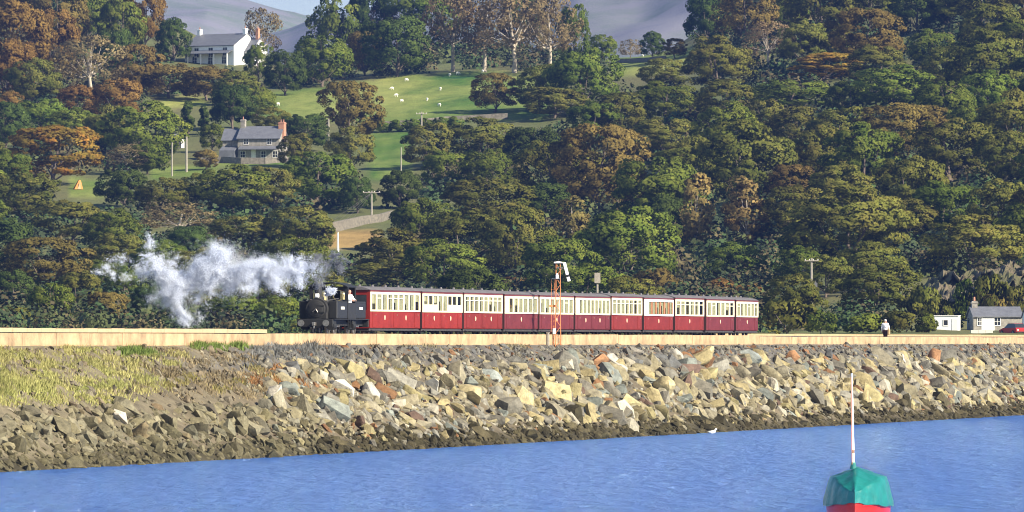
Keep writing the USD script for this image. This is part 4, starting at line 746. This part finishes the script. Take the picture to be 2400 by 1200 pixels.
# ------------------------------------------------------------------ people, sheep, gull
def skin_of(J, bones, edge=0.03):
    tot = None
    for a, b in bones:
        ms = []
        for k in (a, b):
            p, r = J[k]; s = m3.Manifold.sphere(r, 18).translate([float(x) for x in p]); ms.append(s)
        h = m3.Manifold.batch_hull(ms); tot = h if tot is None else tot + h
    m = tot.refine_to_length(edge).to_mesh(); t = trimesh.Trimesh(m.vert_properties[:, :3], m.tri_verts); trimesh.smoothing.filter_taubin(t, iterations=8); return t
def person(label, loc, rz, legs='walk', arms='down', trousers='trousers', bag=False, hat=None):
    p = thing('person', label, 'person', loc, rz)          # faces local +x
    J = {'head': ((.03, 0, 1.60), .095), 'crown': ((-.01, 0, 1.65), .09), 'chin': ((.06, 0, 1.53), .05), 'neck': ((0, 0, 1.46), .055), 'chest': ((0, 0, 1.27), .14), 'belly': ((.01, 0, 1.08), .125), 'hip': ((0, 0, .93), .13),
         'shl': ((0, .17, 1.38), .065), 'shr': ((0, -.17, 1.38), .065), 'nose': ((.13, 0, 1.59), .018), 'earl': ((.02, .095, 1.59), .022), 'earr': ((.02, -.095, 1.59), .022)}
    st = .20 if legs == 'walk' else .03
    for s, y, k in (('l', .09, st), ('r', -.09, -st)):
        J['th' + s] = ((0, y, .88), .095); J['kn' + s] = ((k * .6 + .03, y, .50), .06); J['an' + s] = ((k - .03, y, .09), .042); J['to' + s] = ((k + .14, y, .035), .035)
    for s, y in (('l', 1), ('r', -1)):
        if arms == 'down': e, h = (-.04 * y, y * .25, 1.10), (.08 * y + .05, y * .26, .87)
        elif arms == 'lean': e, h = (.10, y * .27, 1.17), (.33, y * .16, 1.14)
        J['el' + s] = (e, .042); J['wr' + s] = (h, .032); d = np.array(h) - np.array(e); d = d / np.linalg.norm(d); sd = np.cross(d, (0, 1, 0)); sd /= max(np.linalg.norm(sd), .1)
        J['pm' + s] = (np.array(h) + d * .06, .036)
        for i, (off, ln) in enumerate(((-.027, .065), (-.009, .08), (.009, .075), (.027, .055))):
            b0 = np.array(h) + d * .085 + sd * off; J[f'f{i}{s}'] = (b0, .010); J[f'g{i}{s}'] = (b0 + d * ln + np.array((.012, -y * .02, 0)), .008)
        J['t0' + s] = (np.array(h) + d * .03 + sd * .03, .012); J['t1' + s] = (np.array(h) + d * .075 + sd * .055, .009)
    B = [('head', 'crown'), ('head', 'chin'), ('head', 'nose'), ('head', 'earl'), ('head', 'earr'), ('chin', 'neck'), ('head', 'neck'), ('neck', 'chest'), ('chest', 'belly'), ('belly', 'hip'), ('neck', 'shl'), ('neck', 'shr'), ('chest', 'shl'), ('chest', 'shr')]
    A, Lg = [], []
    for s in 'lr':
        A += [('sh' + s, 'el' + s), ('el' + s, 'wr' + s)]; Lg += [('hip', 'th' + s), ('th' + s, 'kn' + s), ('kn' + s, 'an' + s)]
        B += [('wr' + s, 'pm' + s), ('an' + s, 'to' + s), ('t0' + s, 't1' + s)] + [(f'f{i}{s}', f'g{i}{s}') for i in range(4)] + [('pm' + s, f'f{i}{s}') for i in range(4)]
    part('body', skin_of(J, B + A + Lg), 'skin', p, True)
    fat = {k: (q, r * 1.16 + .008) for k, (q, r) in J.items()}
    part('shirt', skin_of(fat, [('chest', 'belly'), ('belly', 'hip'), ('chest', 'shl'), ('chest', 'shr'), ('shl', 'shr')] + A), 'shirt', p, True)
    fat = {k: (q, r * 1.22 + .006) for k, (q, r) in J.items()}
    part('trousers', skin_of(fat, Lg), trousers, p, True)
    part('hair', sph((-.025, 0, 1.645), .105, 3, (1, .95, .85)), 'hair', p, True)
    for s in 'lr': part('shoe', skin_of({'a': ((J['an' + s][0][0] - .02, J['an' + s][0][1], .05), .05), 'b': ((J['to' + s][0][0], J['to' + s][0][1], .042), .042)}, [('a', 'b')], .04), 'rubber', p, True)
    for y in (.035, -.035): part('eye', sph((.115, y, 1.61), .013, 1), 'rubber', p)
    return p
person('person in a white shirt and dark trousers walking along the causeway behind the train', cob(t_of(2075, -1.2), -1.2, 5.10), RZ, 'walk')
g = cob(t_of(2083, -0.9), -0.9, 5.10)
b = thing('shoulder_bag', 'tan bag hanging at the right of the walking person', 'bag', g + np.array([0.0, 0, 0.0]), RZ)
part('bag_body', [bx(-.14, .14, -.08, .08, .62, 1.0, .04)], 'bag', b); part('strap', [tube([(-.12, 0, .98), (-.1, .05, 1.2), (0, .1, 1.36), (.1, .05, 1.2), (.12, 0, .98)], .014, 6)], 'bag', b)
lc = cob(t_loco, TC, ZR)
def loco_pt(x, y, z): return lc + np.array([x * SD - y * CD, x * CD + y * SD, z])
person('person in a white shirt and blue overalls leaning out of the cab side', loco_pt(3.55, -0.78, 0.62), RZ - math.pi / 2 - .5, 'stand', 'lean', 'denim')
def sheep_at(u, v, label, rz):
    D = ground_depth(u, v) or 1500
    return (u - 1200) / F * D, D, float(gz(u, D))
sp = cls('sheep_prototype')
wool = sph((0, 0, .62), .36, 3, (1.45, .86, .86)); wool.vertices = wool.vertices + (meshkit.fbm(wool.vertices * 7, 3, 2) - .5)[:, None] * (wool.vertices - (0, 0, .62)) * .5
obj('fleece', wool, M['fleece'], sp, True)
obj('head', skin_of({'a': ((.45, 0, .72), .13), 'b': ((.60, 0, .50), .10), 'c': ((.72, 0, .30), .065), 'e': ((.60, .14, .52), .03), 'f': ((.60, -.14, .52), .03)}, [('a', 'b'), ('b', 'c'), ('b', 'e'), ('b', 'f')], .05), M['fleece'], sp, True)
for x in (.30, -.32):
    for y in (.14, -.14): obj('leg', tube([(x, y, .48), (x + (-.03 if x < 0 else .01), y, .26), (x, y, 0)], [.075, .045, .035], 8), M['fleece'], sp)
SH = [(652, 250, 'white sheep alone in the left corner of the pasture'), (919, 211, 'white sheep in the pasture, highest of the three right of the big brown tree'), (929, 229, 'white sheep in the pasture, middle one of the three right of the big brown tree'), (941, 241, 'white sheep in the pasture, lowest of the three right of the big brown tree'),
      (952, 193, 'white sheep at the top edge of the pasture under the dark wood'), (1032, 213, 'white sheep in the upper middle of the pasture'), (1001, 239, 'white sheep above the telegraph pole in the pasture'), (1030, 250, 'white sheep at the right of the pole, low in the pasture'),
      (1054, 179, 'white sheep at the upper right edge of the pasture, left one of two'), (1073, 177, 'white sheep at the upper right edge of the pasture, right one of two'), (1131, 171, 'white sheep near the white trunk at the top of the pasture'), (1243, 174, 'white sheep right of the white tree trunk'), (1290, 233, 'white sheep at the right end of the pasture below the green tree'), (955, 382, 'white sheep in the lower pasture beside the pole'), (1506, 134, 'white sheep on the saddle meadow')]
for u, v, lab in SH: copy_of(sp, 'sheep', lab, 'sheep', sheep_at(u, v, lab, 0), RNG.uniform(0, 6.28), (0.76,) * 3, group='sheep on the hillside')
gl = thing('gull', 'white gull floating at the foot of the rocks', 'bird', at(1670, 1016, 0 + HC * F / 216) * np.array([1, 1, 0]), 0.4)
part('body', skin_of({'a': ((-.2, 0, .10), .03), 'b': ((-.05, 0, .09), .085), 'c': ((.1, 0, .1), .08), 'd': ((.17, 0, .2), .045), 'e': ((.2, 0, .25), .045), 'f': ((.27, 0, .245), .014)}, [('a', 'b'), ('b', 'c'), ('c', 'd'), ('d', 'e'), ('e', 'f')], .03), 'feather', gl, True)
for s in (-1, 1): part('wing', skin_of({'a': ((.08, s * .07, .13), .04), 'b': ((-.28, s * .03, .13), .015)}, [('a', 'b')], .03), 'plate', gl, True)

# ------------------------------------------------------------------ signal, posts, poles
ub = 1308; ob = 0.55; tb = t_of(ub, ob); sg = thing('signal_post', 'orange lattice semaphore signal with a lowered white arm in front of the train', 'signal', cob(tb, ob, 4.9), 0)
Hs = HC + (V0 - 613) / F * cob(tb, ob, 0)[1] - 4.9
for sx in (-1, 1):
    for sy in (-1, 1): part('corner_bar', [cyl((sx * .15, sy * .15, 0), (sx * .12, sy * .12, Hs - .1), .028, .024, 6)], 'lattice', sg)
nb = 12
for i in range(nb):
    z0, z1 = i * (Hs - .1) / nb, (i + 1) * (Hs - .1) / nb; w0, w1 = .15 - .03 * i / nb, .15 - .03 * (i + 1) / nb; f = 1 if i % 2 else -1
    part('lattice_bar', [cyl((f * w0, -w0, z0), (-f * w1, -w1, z1), .016, n=5), cyl((f * w0, w0, z0), (-f * w1, w1, z1), .016, n=5), cyl((w0, f * w0, z0), (w1, -f * w1, z1), .016, n=5), cyl((-w0, f * w0, z0), (-w1, -f * w1, z1), .016, n=5)], 'lattice', sg)
part('cap', [bx(-.24, .24, -.24, .24, Hs - .1, Hs - .02, .015), cyl((0, 0, Hs - .02), (0, 0, Hs + .02), .18, .05, n=8)], 'white', sg)
arm = part('signal_arm', [prism([(.27, Hs - .06), (.44, Hs - .03), (.62, Hs - .73), (.45, Hs - .77)], -.20, -.17), prism([(.48, Hs - .90), (.65, Hs - .86), (.72, Hs - 1.10), (.55, Hs - 1.14)], -.20, -.17)], 'white', sg)
part('black_stripe', [prism([(.45, Hs - .775), (.62, Hs - .735), (.65, Hs - .855), (.48, Hs - .895)], -.20, -.17)], 'rubber', arm)
part('pivot', [cyl((.1, -.15, Hs - .35), (.5, -.15, Hs - .40), .03), cyl((0, -.22, Hs - .35), (0, -.1, Hs - .35), .05)], 'steel', sg)
part('lamp', [bx(-.14, .02, -.3, -.14, Hs - .98, Hs - .74, .02), cyl((-.06, -.22, Hs - .74), (-.06, -.22, Hs - .66), .05)], 'white', sg)
part('lamp_bracket', [bx(-.36, .12, -.2, -.15, Hs - 1.0, Hs - .96)], 'steel', sg)
part('ladder', [cyl((-.25, .0, 0), (-.22, .0, Hs - 1.0), .016, n=6), cyl((-.42, .0, 0), (-.36, .0, Hs - 1.0), .016, n=6)] + [cyl((-.25, 0, .3 + i * .3), (-.41, 0, .3 + i * .3), .012, n=5) for i in range(int((Hs - 1.3) / .3))], 'lattice', sg)
part('number_board', [bx(-.30, -.12, -.21, -.18, .78, 1.08, .004)], 'white', sg)
part('counterweight', [bx(-.5, -.15, -.06, .06, 2.3, 2.42)], 'lattice', sg)
pp = thing('wall_post', 'short dark timber post on the wall left of the orange signal', 'post', cob(t_of(1284, .33), .33, 4.95), RZ); part('post', [bx(-.08, .08, -.07, .07, 0, .78, .015)], 'timber', pp); part('post_cap', [bx(-.1, .1, -.09, .09, .78, .82, .01)], 'timber', pp)
def pole(u, vt, vb, label, arms=(), rad=.13, D=None, kind='telegraph_pole', board=None, mt='timber', stays=False, box_=None):
    D = D or ground_depth(u, min(vb + 6, 783)); s = D / F; base = np.array([(u - 1200) * s, D, float(gz(u, D))]); H = HC + (V0 - vt) * s - base[2]
    p = thing(kind, label, 'pole' if 'pole' in kind else 'post', base, 0)
    part('pole', [cyl((0, 0, -.3), (0, 0, H), rad, rad * .7, 10)], mt, p)
    for dz, w in arms:
        a = part('crossarm', [bx(-w, w, -rad - .1, -rad + .01, H - dz - .07, H - dz + .07, .01)], mt, p)
        for x in np.linspace(-w + .1, w - .1, 4): part('insulator', [cyl((x, -rad - .04, H - dz + .07), (x, -rad - .04, H - dz + .24), .05, .04, 8)], 'white', a)
    if board: part('board', [bx(-board[0], board[0], -rad - .08, -rad - .03, H - board[1], H + .02, .01)], mt, p)
    if box_: part('transformer', [bx(-.1, .75, -rad - .5, -rad - .02, H - box_ - .9, H - box_, .06), cyl((.1, -rad - .2, H - box_), (.1, -rad - .2, H - box_ + .25), .06), cyl((.5, -rad - .2, H - box_), (.5, -rad - .2, H - box_ + .25), .06)], 'steel', p)
    if stays: part('stay_wire', [cyl((0, 0, H - .3), (-k, -k * 1.2, 0), .02, n=5) for k in (3.2, 4.2, 5.2, 6.2)], 'steel', p)
    return p, base + np.array([0, 0, H])
pole(403, 334, 408, 'thinner pale pole standing on the lawn left of the cottage, left one of two', rad=.17)
pole(437, 320, 400, 'thicker pale pole standing on the lawn left of the cottage, right one of two', rad=.24)
pole(770, 278, 345, 'bare grey pole beside the lower edge of the big brown tree', rad=.22)
pole(988, 262, 304, 'pole with a crossarm at the foot of the pasture', [(.4, 1.1)], .2)
pole(940, 345, 402, 'slim pale pole in the lower pasture', rad=.14)
pole(871, 447, 512, 'pole with a crossarm and stay wires in the dark gully', [(.3, 1.5)], .2, stays=True)
pole(1902, 605, 712, 'pole with a crossarm and a transformer box above the scrub at right', [(.35, .95)], .19, box_=3.3)
pole(792, 545, 602, 'white post right of the grey smoke', rad=.22, mt='white', kind='marker_post')
pole(1400, 640, 720, 'grey post with a rectangular board behind the train roof', D=800.0, board=(.32, 1.1), kind='board_post', rad=.15)

# ------------------------------------------------------------------ houses, shed, car, walls
def window(p, x0, x1, z0, z1, y, fr='white', depth=.08, nx=2, nz=2):
    w = part('window', [bx(x0 - .07, x1 + .07, y - .05, y - .003, z0 - .1, z0), bx(x0 - .07, x1 + .07, y - .05, y - .003, z1, z1 + .08), bx(x0 - .07, x0, y - .05, y - .003, z0, z1), bx(x1, x1 + .07, y - .05, y - .003, z0, z1)]
             + [bx(x0 + (x1 - x0) * i / nx - .025, x0 + (x1 - x0) * i / nx + .025, y - .04, y - .006, z0, z1) for i in range(1, nx)] + [bx(x0, x1, y - .036, y - .008, z0 + (z1 - z0) * i / nz - .025, z0 + (z1 - z0) * i / nz + .025) for i in range(1, nz)], fr, p)
    part('pane', [bx(x0, x1, y - .02, y - .004, z0, z1)], 'darkglass', w)
def gable(L_, W_, he, hr): return [bx(0, L_, 0, W_, -1.5, he), ]
def roof(p, L_, W_, he, hr, mt='slate', over=.35, y0=0.0, x0=0.0):
    k = (hr - he) / (W_ / 2); t = .16
    sec = [(y0 - over, he - over * k), (y0 + W_ / 2, hr), (y0 + W_ + over, he - over * k), (y0 + W_ + over, he - over * k + t), (y0 + W_ / 2, hr + t), (y0 - over, he - over * k + t)]
    return part('roof', [profile(sec, x0 - over * .6, x0 + L_ + over * .6)], mt, p)
def gab(L_, W_, he, hr, x0=0.0, y0=0.0): return profile([(y0, -1.5), (y0 + W_, -1.5), (y0 + W_, he), (y0 + W_ / 2, hr - .02), (y0, he)], x0, x0 + L_)
def chimney(p, x, y, z0, z1, w=.5, d=.5, mt='render', pots=1):
    c = part('chimney', [bx(x - w, x + w, y - d, y + d, z0, z1, .02), bx(x - w - .07, x + w + .07, y - d - .07, y + d + .07, z1 - .3, z1 - .15)], mt, p)
    for i in range(pots): part('chimney_pot', [cyl((x + (i - (pots - 1) / 2) * .5, y, z1), (x + (i - (pots - 1) / 2) * .5, y, z1 + .5), .14, .11, 10)], 'brick', c)
# white house: front in shade, right gable in the sun
D = ground_depth(520, 150); s = D / F; a0 = -math.radians(34); ca, sa = math.cos(a0), -math.sin(a0)
wh = thing('white_house', 'white house with a grey slate roof and a sunlit gable below the mountain', 'house', ((433 - 1200) * s, D, float(gz(500, D)) - .9), a0)
LW, WW = 118 * s / ca, 58 * s / sa; he, hr = 48 * s, 76 * s
part('wall', [gab(LW, WW, he, hr)], 'render', wh); roof(wh, LW, WW, he, hr, over=.25)
for i in range(3): 
    x = LW * (.24 + .29 * i); window(wh, x - .6, x + .6, he - 2.6, he - .5, 0)
for x in (.2, .52, .8): window(wh, LW * x - .6, LW * x + .6, .5, 2.3, 0)
part('verandah_roof', [profile([(-2.2, 2.75), (-.004, 3.5), (-.004, 3.62), (-2.2, 2.87)], -1.4, LW - .3)], 'slate', wh)
for x in np.linspace(-1.3, LW - .5, 5): part('verandah_post', [bx(x - .1, x + .1, -2.15, -1.95, -1, 2.74, .02)], 'white', wh)
part('wing', [gab(2.6, WW * .5, he * .72, hr * .82, LW + .006, WW * .42)], 'render', wh)
part('wing_roof', [profile([(WW * .38, he * .70), (WW * .67, hr * .86), (WW * .96, he * .70), (WW * .96, he * .70 + .15), (WW * .67, hr * .86 + .15), (WW * .38, he * .70 + .15)], LW + .2, LW + 2.4)], 'slate', wh)
for k, x in enumerate((.5, LW - .5)): chimney(wh, x, WW / 2, hr - .7, hr + 1.3, .4, .5)
chimney(wh, LW + 1.8, WW * .67, hr * .8, hr + 1.2, .35, .4, 'brick')
# stone cottage
D = ground_depth(600, 374); s = D / F; a0 = -math.radians(14)
ct = thing('stone_cottage', 'grey stone cottage with slate roofs and a red lit end chimney above the green tree', 'house', ((558 - 1200) * s, D - 2, float(gz(600, D)) - .2), a0)
L2, W2 = 98 * s / math.cos(a0), 5.6; he, hr = 50 * s, 76 * s
part('wall', [gab(L2, W2, he, hr)], 'cottage', ct); roof(ct, L2, W2, he, hr)
part('annex', [gab(40 * s, W2 - 1.2, he - .35, hr - .45, -40 * s - .006, .9)], 'cottage', ct)
part('annex_roof', [profile([(.6, he - .55), (.9 + (W2 - 1.2) / 2, hr - .4), (W2, he - .55), (W2, he - .4), (.9 + (W2 - 1.2) / 2, hr - .25), (.6, he - .4)], -40 * s - .3, -.24)], 'slate', ct)
part('lean_to', [profile([(-1.2, -1.0), (.88, -1.0), (.88, he - 1.6), (-1.2, he - 2.4)], -40 * s - .1, -.3)], 'slate', ct)
for x in (L2 * .2, L2 * .76): window(ct, x - .42, x + .42, he - 1.25, he - .25, 0)
for x in (L2 * .12, L2 * .62, L2 * .9): window(ct, x - .45, x + .45, .35, 1.5, 0)
dr = part('door', [bx(L2 * .38 - .45, L2 * .38 + .45, -.05, -.003, -.1, 1.9)], 'white', ct); part('handle', [sph((L2 * .38 + .33, -.08, .9), .05, 1)], 'brass', dr)
part('porch_roof', [profile([(-1.3, he - 2.3), (-.004, he - 1.75), (-.004, he - 1.6), (-1.3, he - 2.15)], L2 * .05, L2 - .2)], 'slate', ct)
chimney(ct, 0.3, W2 / 2, hr - .5, hr + 1.5, .45, .45, 'cottage'); chimney(ct, L2 - .2, W2 / 2, he - 1.2, hr + .9, .55, .8, 'brick', 2)
# hut beside the poles
D = ground_depth(420, 350); s = D / F
ht = thing('garden_hut', 'dark timber hut beside the thicker pale pole', 'hut', ((411 - 1200) * s, D, float(gz(420, D))), .2)
part('wall', [gab(1.9, 1.9, 2.1, 2.7)], 'under', ht); part('roof', [profile([(-.2, 2.0), (.95, 2.7), (2.1, 2.0), (2.1, 2.1), (.95, 2.8), (-.2, 2.1)], -.15, 2.05)], 'slate', ht); part('door', [bx(1.1, 1.75, -.05, -.003, 0, 1.7)], 'white', ht)
def dry_wall(label, pts, h=1.1, w=.5):
    """a field wall along (column, row) points on the hill"""
    P3 = []
    for u, v in pts:
        D = ground_depth(u, v); P3.append(np.array([(u - 1200) / F * D, D, float(gz(u, D))]))
    P3 = np.array(P3); ms = thing('field_wall', label, 'wall')
    for a, b in zip(P3[:-1], P3[1:]):
        d = b - a; n = np.array([-d[1], d[0], 0]); n /= np.linalg.norm(n); n *= w / 2; k = np.array([0, 0, 1.0])
        v = np.array([a - n - k, a + n - k, b + n - k, b - n - k, a - n * .7 + h * k, a + n * .7 + h * k, b + n * .7 + h * k, b - n * .7 + h * k])
        part('wall_section', [trimesh.convex.convex_hull(v)], 'drystone', ms)
dry_wall('low stone garden wall in front of the cottage', [(470, 384), (520, 384), (565, 385), (620, 385), (680, 382)])
dry_wall('grey stone wall above the straw coloured bank', [(772, 548), (810, 540), (850, 532), (890, 524), (920, 515)], 1.6, .7)
dry_wall('dark field wall along the lower edge of the pasture', [(880, 300), (960, 295), (1050, 288), (1120, 284), (1190, 280)], 1.0)
dry_wall('stone wall across the saddle meadow', [(1440, 148), (1480, 148), (1520, 146), (1560, 142)], 1.0)
D = ground_depth(183, 446); s = D / F
tn = thing('orange_cover', 'small bright orange tent like cover on the lawn below the golden orange tree', 'tent', ((183 - 1200) * s, D, float(gz(183, D)) + .05), .3)
part('fabric', [trimesh.convex.convex_hull(np.array([(-.85, -.7, 0), (.75, -.7, 0), (.75, .7, 0), (-.85, .7, 0), (.1, -.25, 1.7), (.45, -.2, 1.6), (.45, .3, 1.6), (.1, .3, 1.7)]))], 'tent', tn); part('door_flap', [prism([(-.35, .02), (.3, .02), (.22, 1.3)], -.71, -.69)], 'coping', tn)
DR = 900.0; s = DR / F; gr = float(gz(2250, DR))
sh = thing('white_shed', 'small flat topped white shed by the foot of the rock face', 'shed', ((2189 - 1200) * s, DR, 5.25 + (V0 - 781) * s), -.18)
part('wall', [bx(0, 57 * s, 0, 2.2, -1.5, 40 * s)], 'render', sh); part('roof', [bx(-.06, 57 * s + .08, -.08, 2.3, 40 * s + .002, 40 * s + .1, .01)], 'white', sh)
window(sh, 1.2, 1.7, 1.0, 1.6, 0, nx=1, nz=1); part('door', [bx(2.2, 2.85, -.04, -.003, -.1, 1.75)], 'white', sh)
h2 = thing('grey_roofed_house', 'low house with a grey slate roof left of the red car', 'house', ((2284 - 1200) * s, DR + 2, 5.25 + (V0 - 781) * s), .12)
part('wall', [gab(116 * s, 4.4, 40 * s, 60 * s)], 'cottage', h2); roof(h2, 116 * s, 4.4, 40 * s, 60 * s, over=.25); part('white_panel', [bx(1.0, 2.6, -.06, -.004, .1, 1.9)], 'render', h2)
window(h2, .5, 1.1, 1.0, 1.9, 0); window(h2, 2.6, 3.3, 1.0, 1.9, 0); part('door', [bx(1.5, 2.2, -.05, -.003, -.1, 1.8)], 'wood', h2); chimney(h2, .5, 2.2, 56 * s, 76 * s, .35, .35, 'cottage')
h3 = thing('white_cottage', 'white walled cottage cut off by the right edge of the picture', 'house', ((2393 - 1200) * s, DR - 12, 5.25 + (V0 - 781) * s), .1)
part('wall', [gab(6, 4, 38 * s, 60 * s)], 'render', h3); roof(h3, 6, 4, 38 * s, 60 * s, over=.2); window(h3, 1, 1.7, 1, 1.8, 0)
car = thing('parked_car', 'red car parked in front of the grey roofed house', 'car', ((2357 - 1200) * s, DR - 14, 5.25 + (V0 - 786) * s), math.pi / 2 + .5)
def hullm(pts): return trimesh.convex.convex_hull(np.array(pts, float))
part('body', [hullm([(x, y, z) for y in (-.82, .82) for x, z in ((-1.9, .3), (1.9, .3), (1.95, .62), (-1.95, .7), (-1.75, .9), (1.1, .88))])], 'carred', car, 30)
part('cabin', [hullm([(x, y * (1 if z < 1 else .82), z) for y in (-.76, .76) for x, z in ((-1.7, .88), (.95, .88), (.25, 1.4), (-1.2, 1.4))])], 'darkglass', car, 30)
part('roof', [hullm([(x, y, z) for y in (-.63, .63) for x, z in ((.28, 1.395), (-1.22, 1.395), (.1, 1.44), (-1.0, 1.44))])], 'carred', car)
for x in (-1.2, 1.25):
    for y in (-.8, .8):
        w = part('wheel', [cyl((x, y - .09, .3), (x, y + .09, .3), .3, n=18)], 'rubber', car); part('rim', [cyl((x, y - .1, .3), (x, y + .1, .3), .17, n=14)], 'steel', w)
for y in (-.6, .6): part('headlight', [sph((-1.93, y, .62), .11, 1, (.5, 1.3, .8))], 'white', car)
part('bumper', [bx(-2.0, -1.9, -.8, .8, .32, .46, .03)], 'rubber', car)
st = thing('low_wall', 'low pale wall in front of the grey roofed house', 'wall', ((2256 - 1200) * s, DR - 16, 5.25 + (V0 - 786) * s), .1)
for i in range(3): part('wall_section', [bx(i * .9, i * .9 + .88, -.15, .15, -1, .62 + .02 * i, .015)], 'plate', st)

# ------------------------------------------------------------------ the covered boat in front
DB = 196.0; sb_ = DB / F
bt = thing('sailing_dinghy', 'red sailing dinghy under a teal cover with a bare white mast', 'boat', ((2003 - 1200) * sb_, DB, 0), math.radians(90 - 5))   # local +x runs aft
ST = [0.0, .12, .35, .7, 1.2, 1.8, 2.5, 3.3, 4.1]; HW = [.004, .15, .32, .54, .75, .85, .88, .84, .73]
def brow(i): return max(0.0, 1 - ST[i] / 1.0)
def sections(fn): return np.array([fn(i) for i in range(len(ST))])
def skin(secs):
    n, m = secs.shape[:2]; f = []
    for i in range(n - 1):
        for j in range(m - 1): f.append((i * m + j, (i + 1) * m + j, (i + 1) * m + j + 1, i * m + j + 1))
    return secs.reshape(-1, 3), f
def hull_sec(i):
    x, w = ST[i], HW[i]; g = .98 - .10 * min(1, ST[i] / 2)
    pts = [(x + .02, 0, -.35 + .3 * brow(i)), (x, .55 * w, -.12), (x, .86 * w, .25), (x, .97 * w, .6), (x - .02, w, g)]
    return [(a, -b, c) for a, b, c in pts[::-1]] + pts[1:]
v, f = skin(sections(hull_sec)); part('hull', trimesh.Trimesh(v, np.vstack([np.array(f)[:, [0, 1, 2]], np.array(f)[:, [0, 2, 3]]]), process=False), 'hull', bt, 40)
part('transom', [hullm([(4.1, s * a, b) for s in (-1, 1) for a, b in ((.8, .88), (.7, .3), (.4, -.12), (0.01, -.3))] + [(4.14, s * .78, .86) for s in (-1, 1)])], 'hull', bt)
def cover_sec(i):
    x = ST[i]; w = HW[i] + .045 if i else .004; ridge = float(np.interp(x, [0, .15, .6, 1.3, 2.4, 4.1], [1.28, 1.38, 1.66, 1.90, 1.84, 1.5])); sh = float(np.interp(x, [0, .6, 1.3, 2.4, 4.1], [1.22, 1.42, 1.62, 1.62, 1.35])); hem = float(np.interp(x, [0, .3, 1.2, 4.1], [.93, .90, .82, .80]))
    pts = []
    for k in np.linspace(0, 1, 7): pts.append((x, .82 * w * k, ridge + (sh - ridge) * k - .02 * math.sin(k * math.pi)))
    for k in np.linspace(0, 1, 7)[1:]: pts.append((x - .02 * k, (.82 + .18 * k ** .7 + .03 * k) * w, sh + (hem - sh) * k))
    pts = [(a - .05 * (1 if i == 0 else 0), b, c) for a, b, c in pts]
    return [(a, -b, c) for a, b, c in pts[::-1]] + pts[1:]
xs_f = np.linspace(0, 8, 49); base_ = sections(cover_sec); fine = np.array([base_[min(int(k), 7)] * (1 - (k - min(int(k), 7))) + base_[min(int(k), 7) + 1] * (k - min(int(k), 7)) for k in xs_f])
n = meshkit.fbm(np.stack([fine[..., 0] * 2.4 + fine[..., 2] * 1.6, fine[..., 1] * 3.2, fine[..., 2] * 1.2], -1), 3, 12) - .5
n = n * np.clip(1 - np.abs(np.linspace(-1, 1, fine.shape[1])) ** 8, .15, 1)[None, :]
fine[..., 1] += np.sign(fine[..., 1]) * n * .13 * np.minimum(1, np.abs(fine[..., 1]) * 5); fine[..., 2] += n * .06; kk = np.abs(np.linspace(-1, 1, fine.shape[1]))[None, :]; fine[..., 1] *= 1 + .035 * kk ** 2 * (np.sin(xs_f * 5.3 + kk * 4)[:, None][..., 0] if False else np.sin(xs_f[:, None] * 5.3 + kk * 5) * (kk < .97)); fine[..., 2] += np.where(np.arange(fine.shape[1]) % (fine.shape[1] - 1) == 0, 1, 0)[None, :] * .014 * np.sin(xs_f * 3)[:, None]
v, f = skin(fine); cv = part('cover', trimesh.Trimesh(v, np.vstack([np.array(f)[:, [0, 1, 2]], np.array(f)[:, [0, 2, 3]]]), process=False), 'tarp', bt, 38)
part('tie_rope', [tube([(ST[i] - .02, s * (HW[i] + .07), .88) for i in range(1, 9)], .006, 6) for s in (-1, 1)], 'tarp', cv)
zt_ = HC + (V0 - 875) * sb_
ms = part('mast', [tube([(1.3, .08, .2), (1.3, .09, 1.9), (1.32, .13, zt_)], [.042, .036, .022], 12)], 'mast', bt, 40)
part('halyard', [cyl((1.24, .12, 1.85), (1.28, .15, zt_ - .1), .009, n=5)], 'lattice', ms); part('collar', [cyl((1.3, .09, 1.82), (1.3, .09, 2.0), .10, .06, n=12)], 'tarp', ms)
part('cleat', [bx(1.2, 1.26, .06, .12, 2.25, 2.33)], 'brick', ms)
# ------------------------------------------------------------------ air
bm = trimesh.creation.box((30000, 13500, 1100)); bm.apply_translation((0, 6000, 547))
M['haze'] = usdkit.material(stage, '/World/Looks/haze', {'p': ('principled_volume', {'color': (0.20, 0.36, 1.0), 'density': 0.00004, 'anisotropy': 0.0})}, [], volume='p.volume')
tag(obj('haze', bm, M['haze']), kind='stuff')
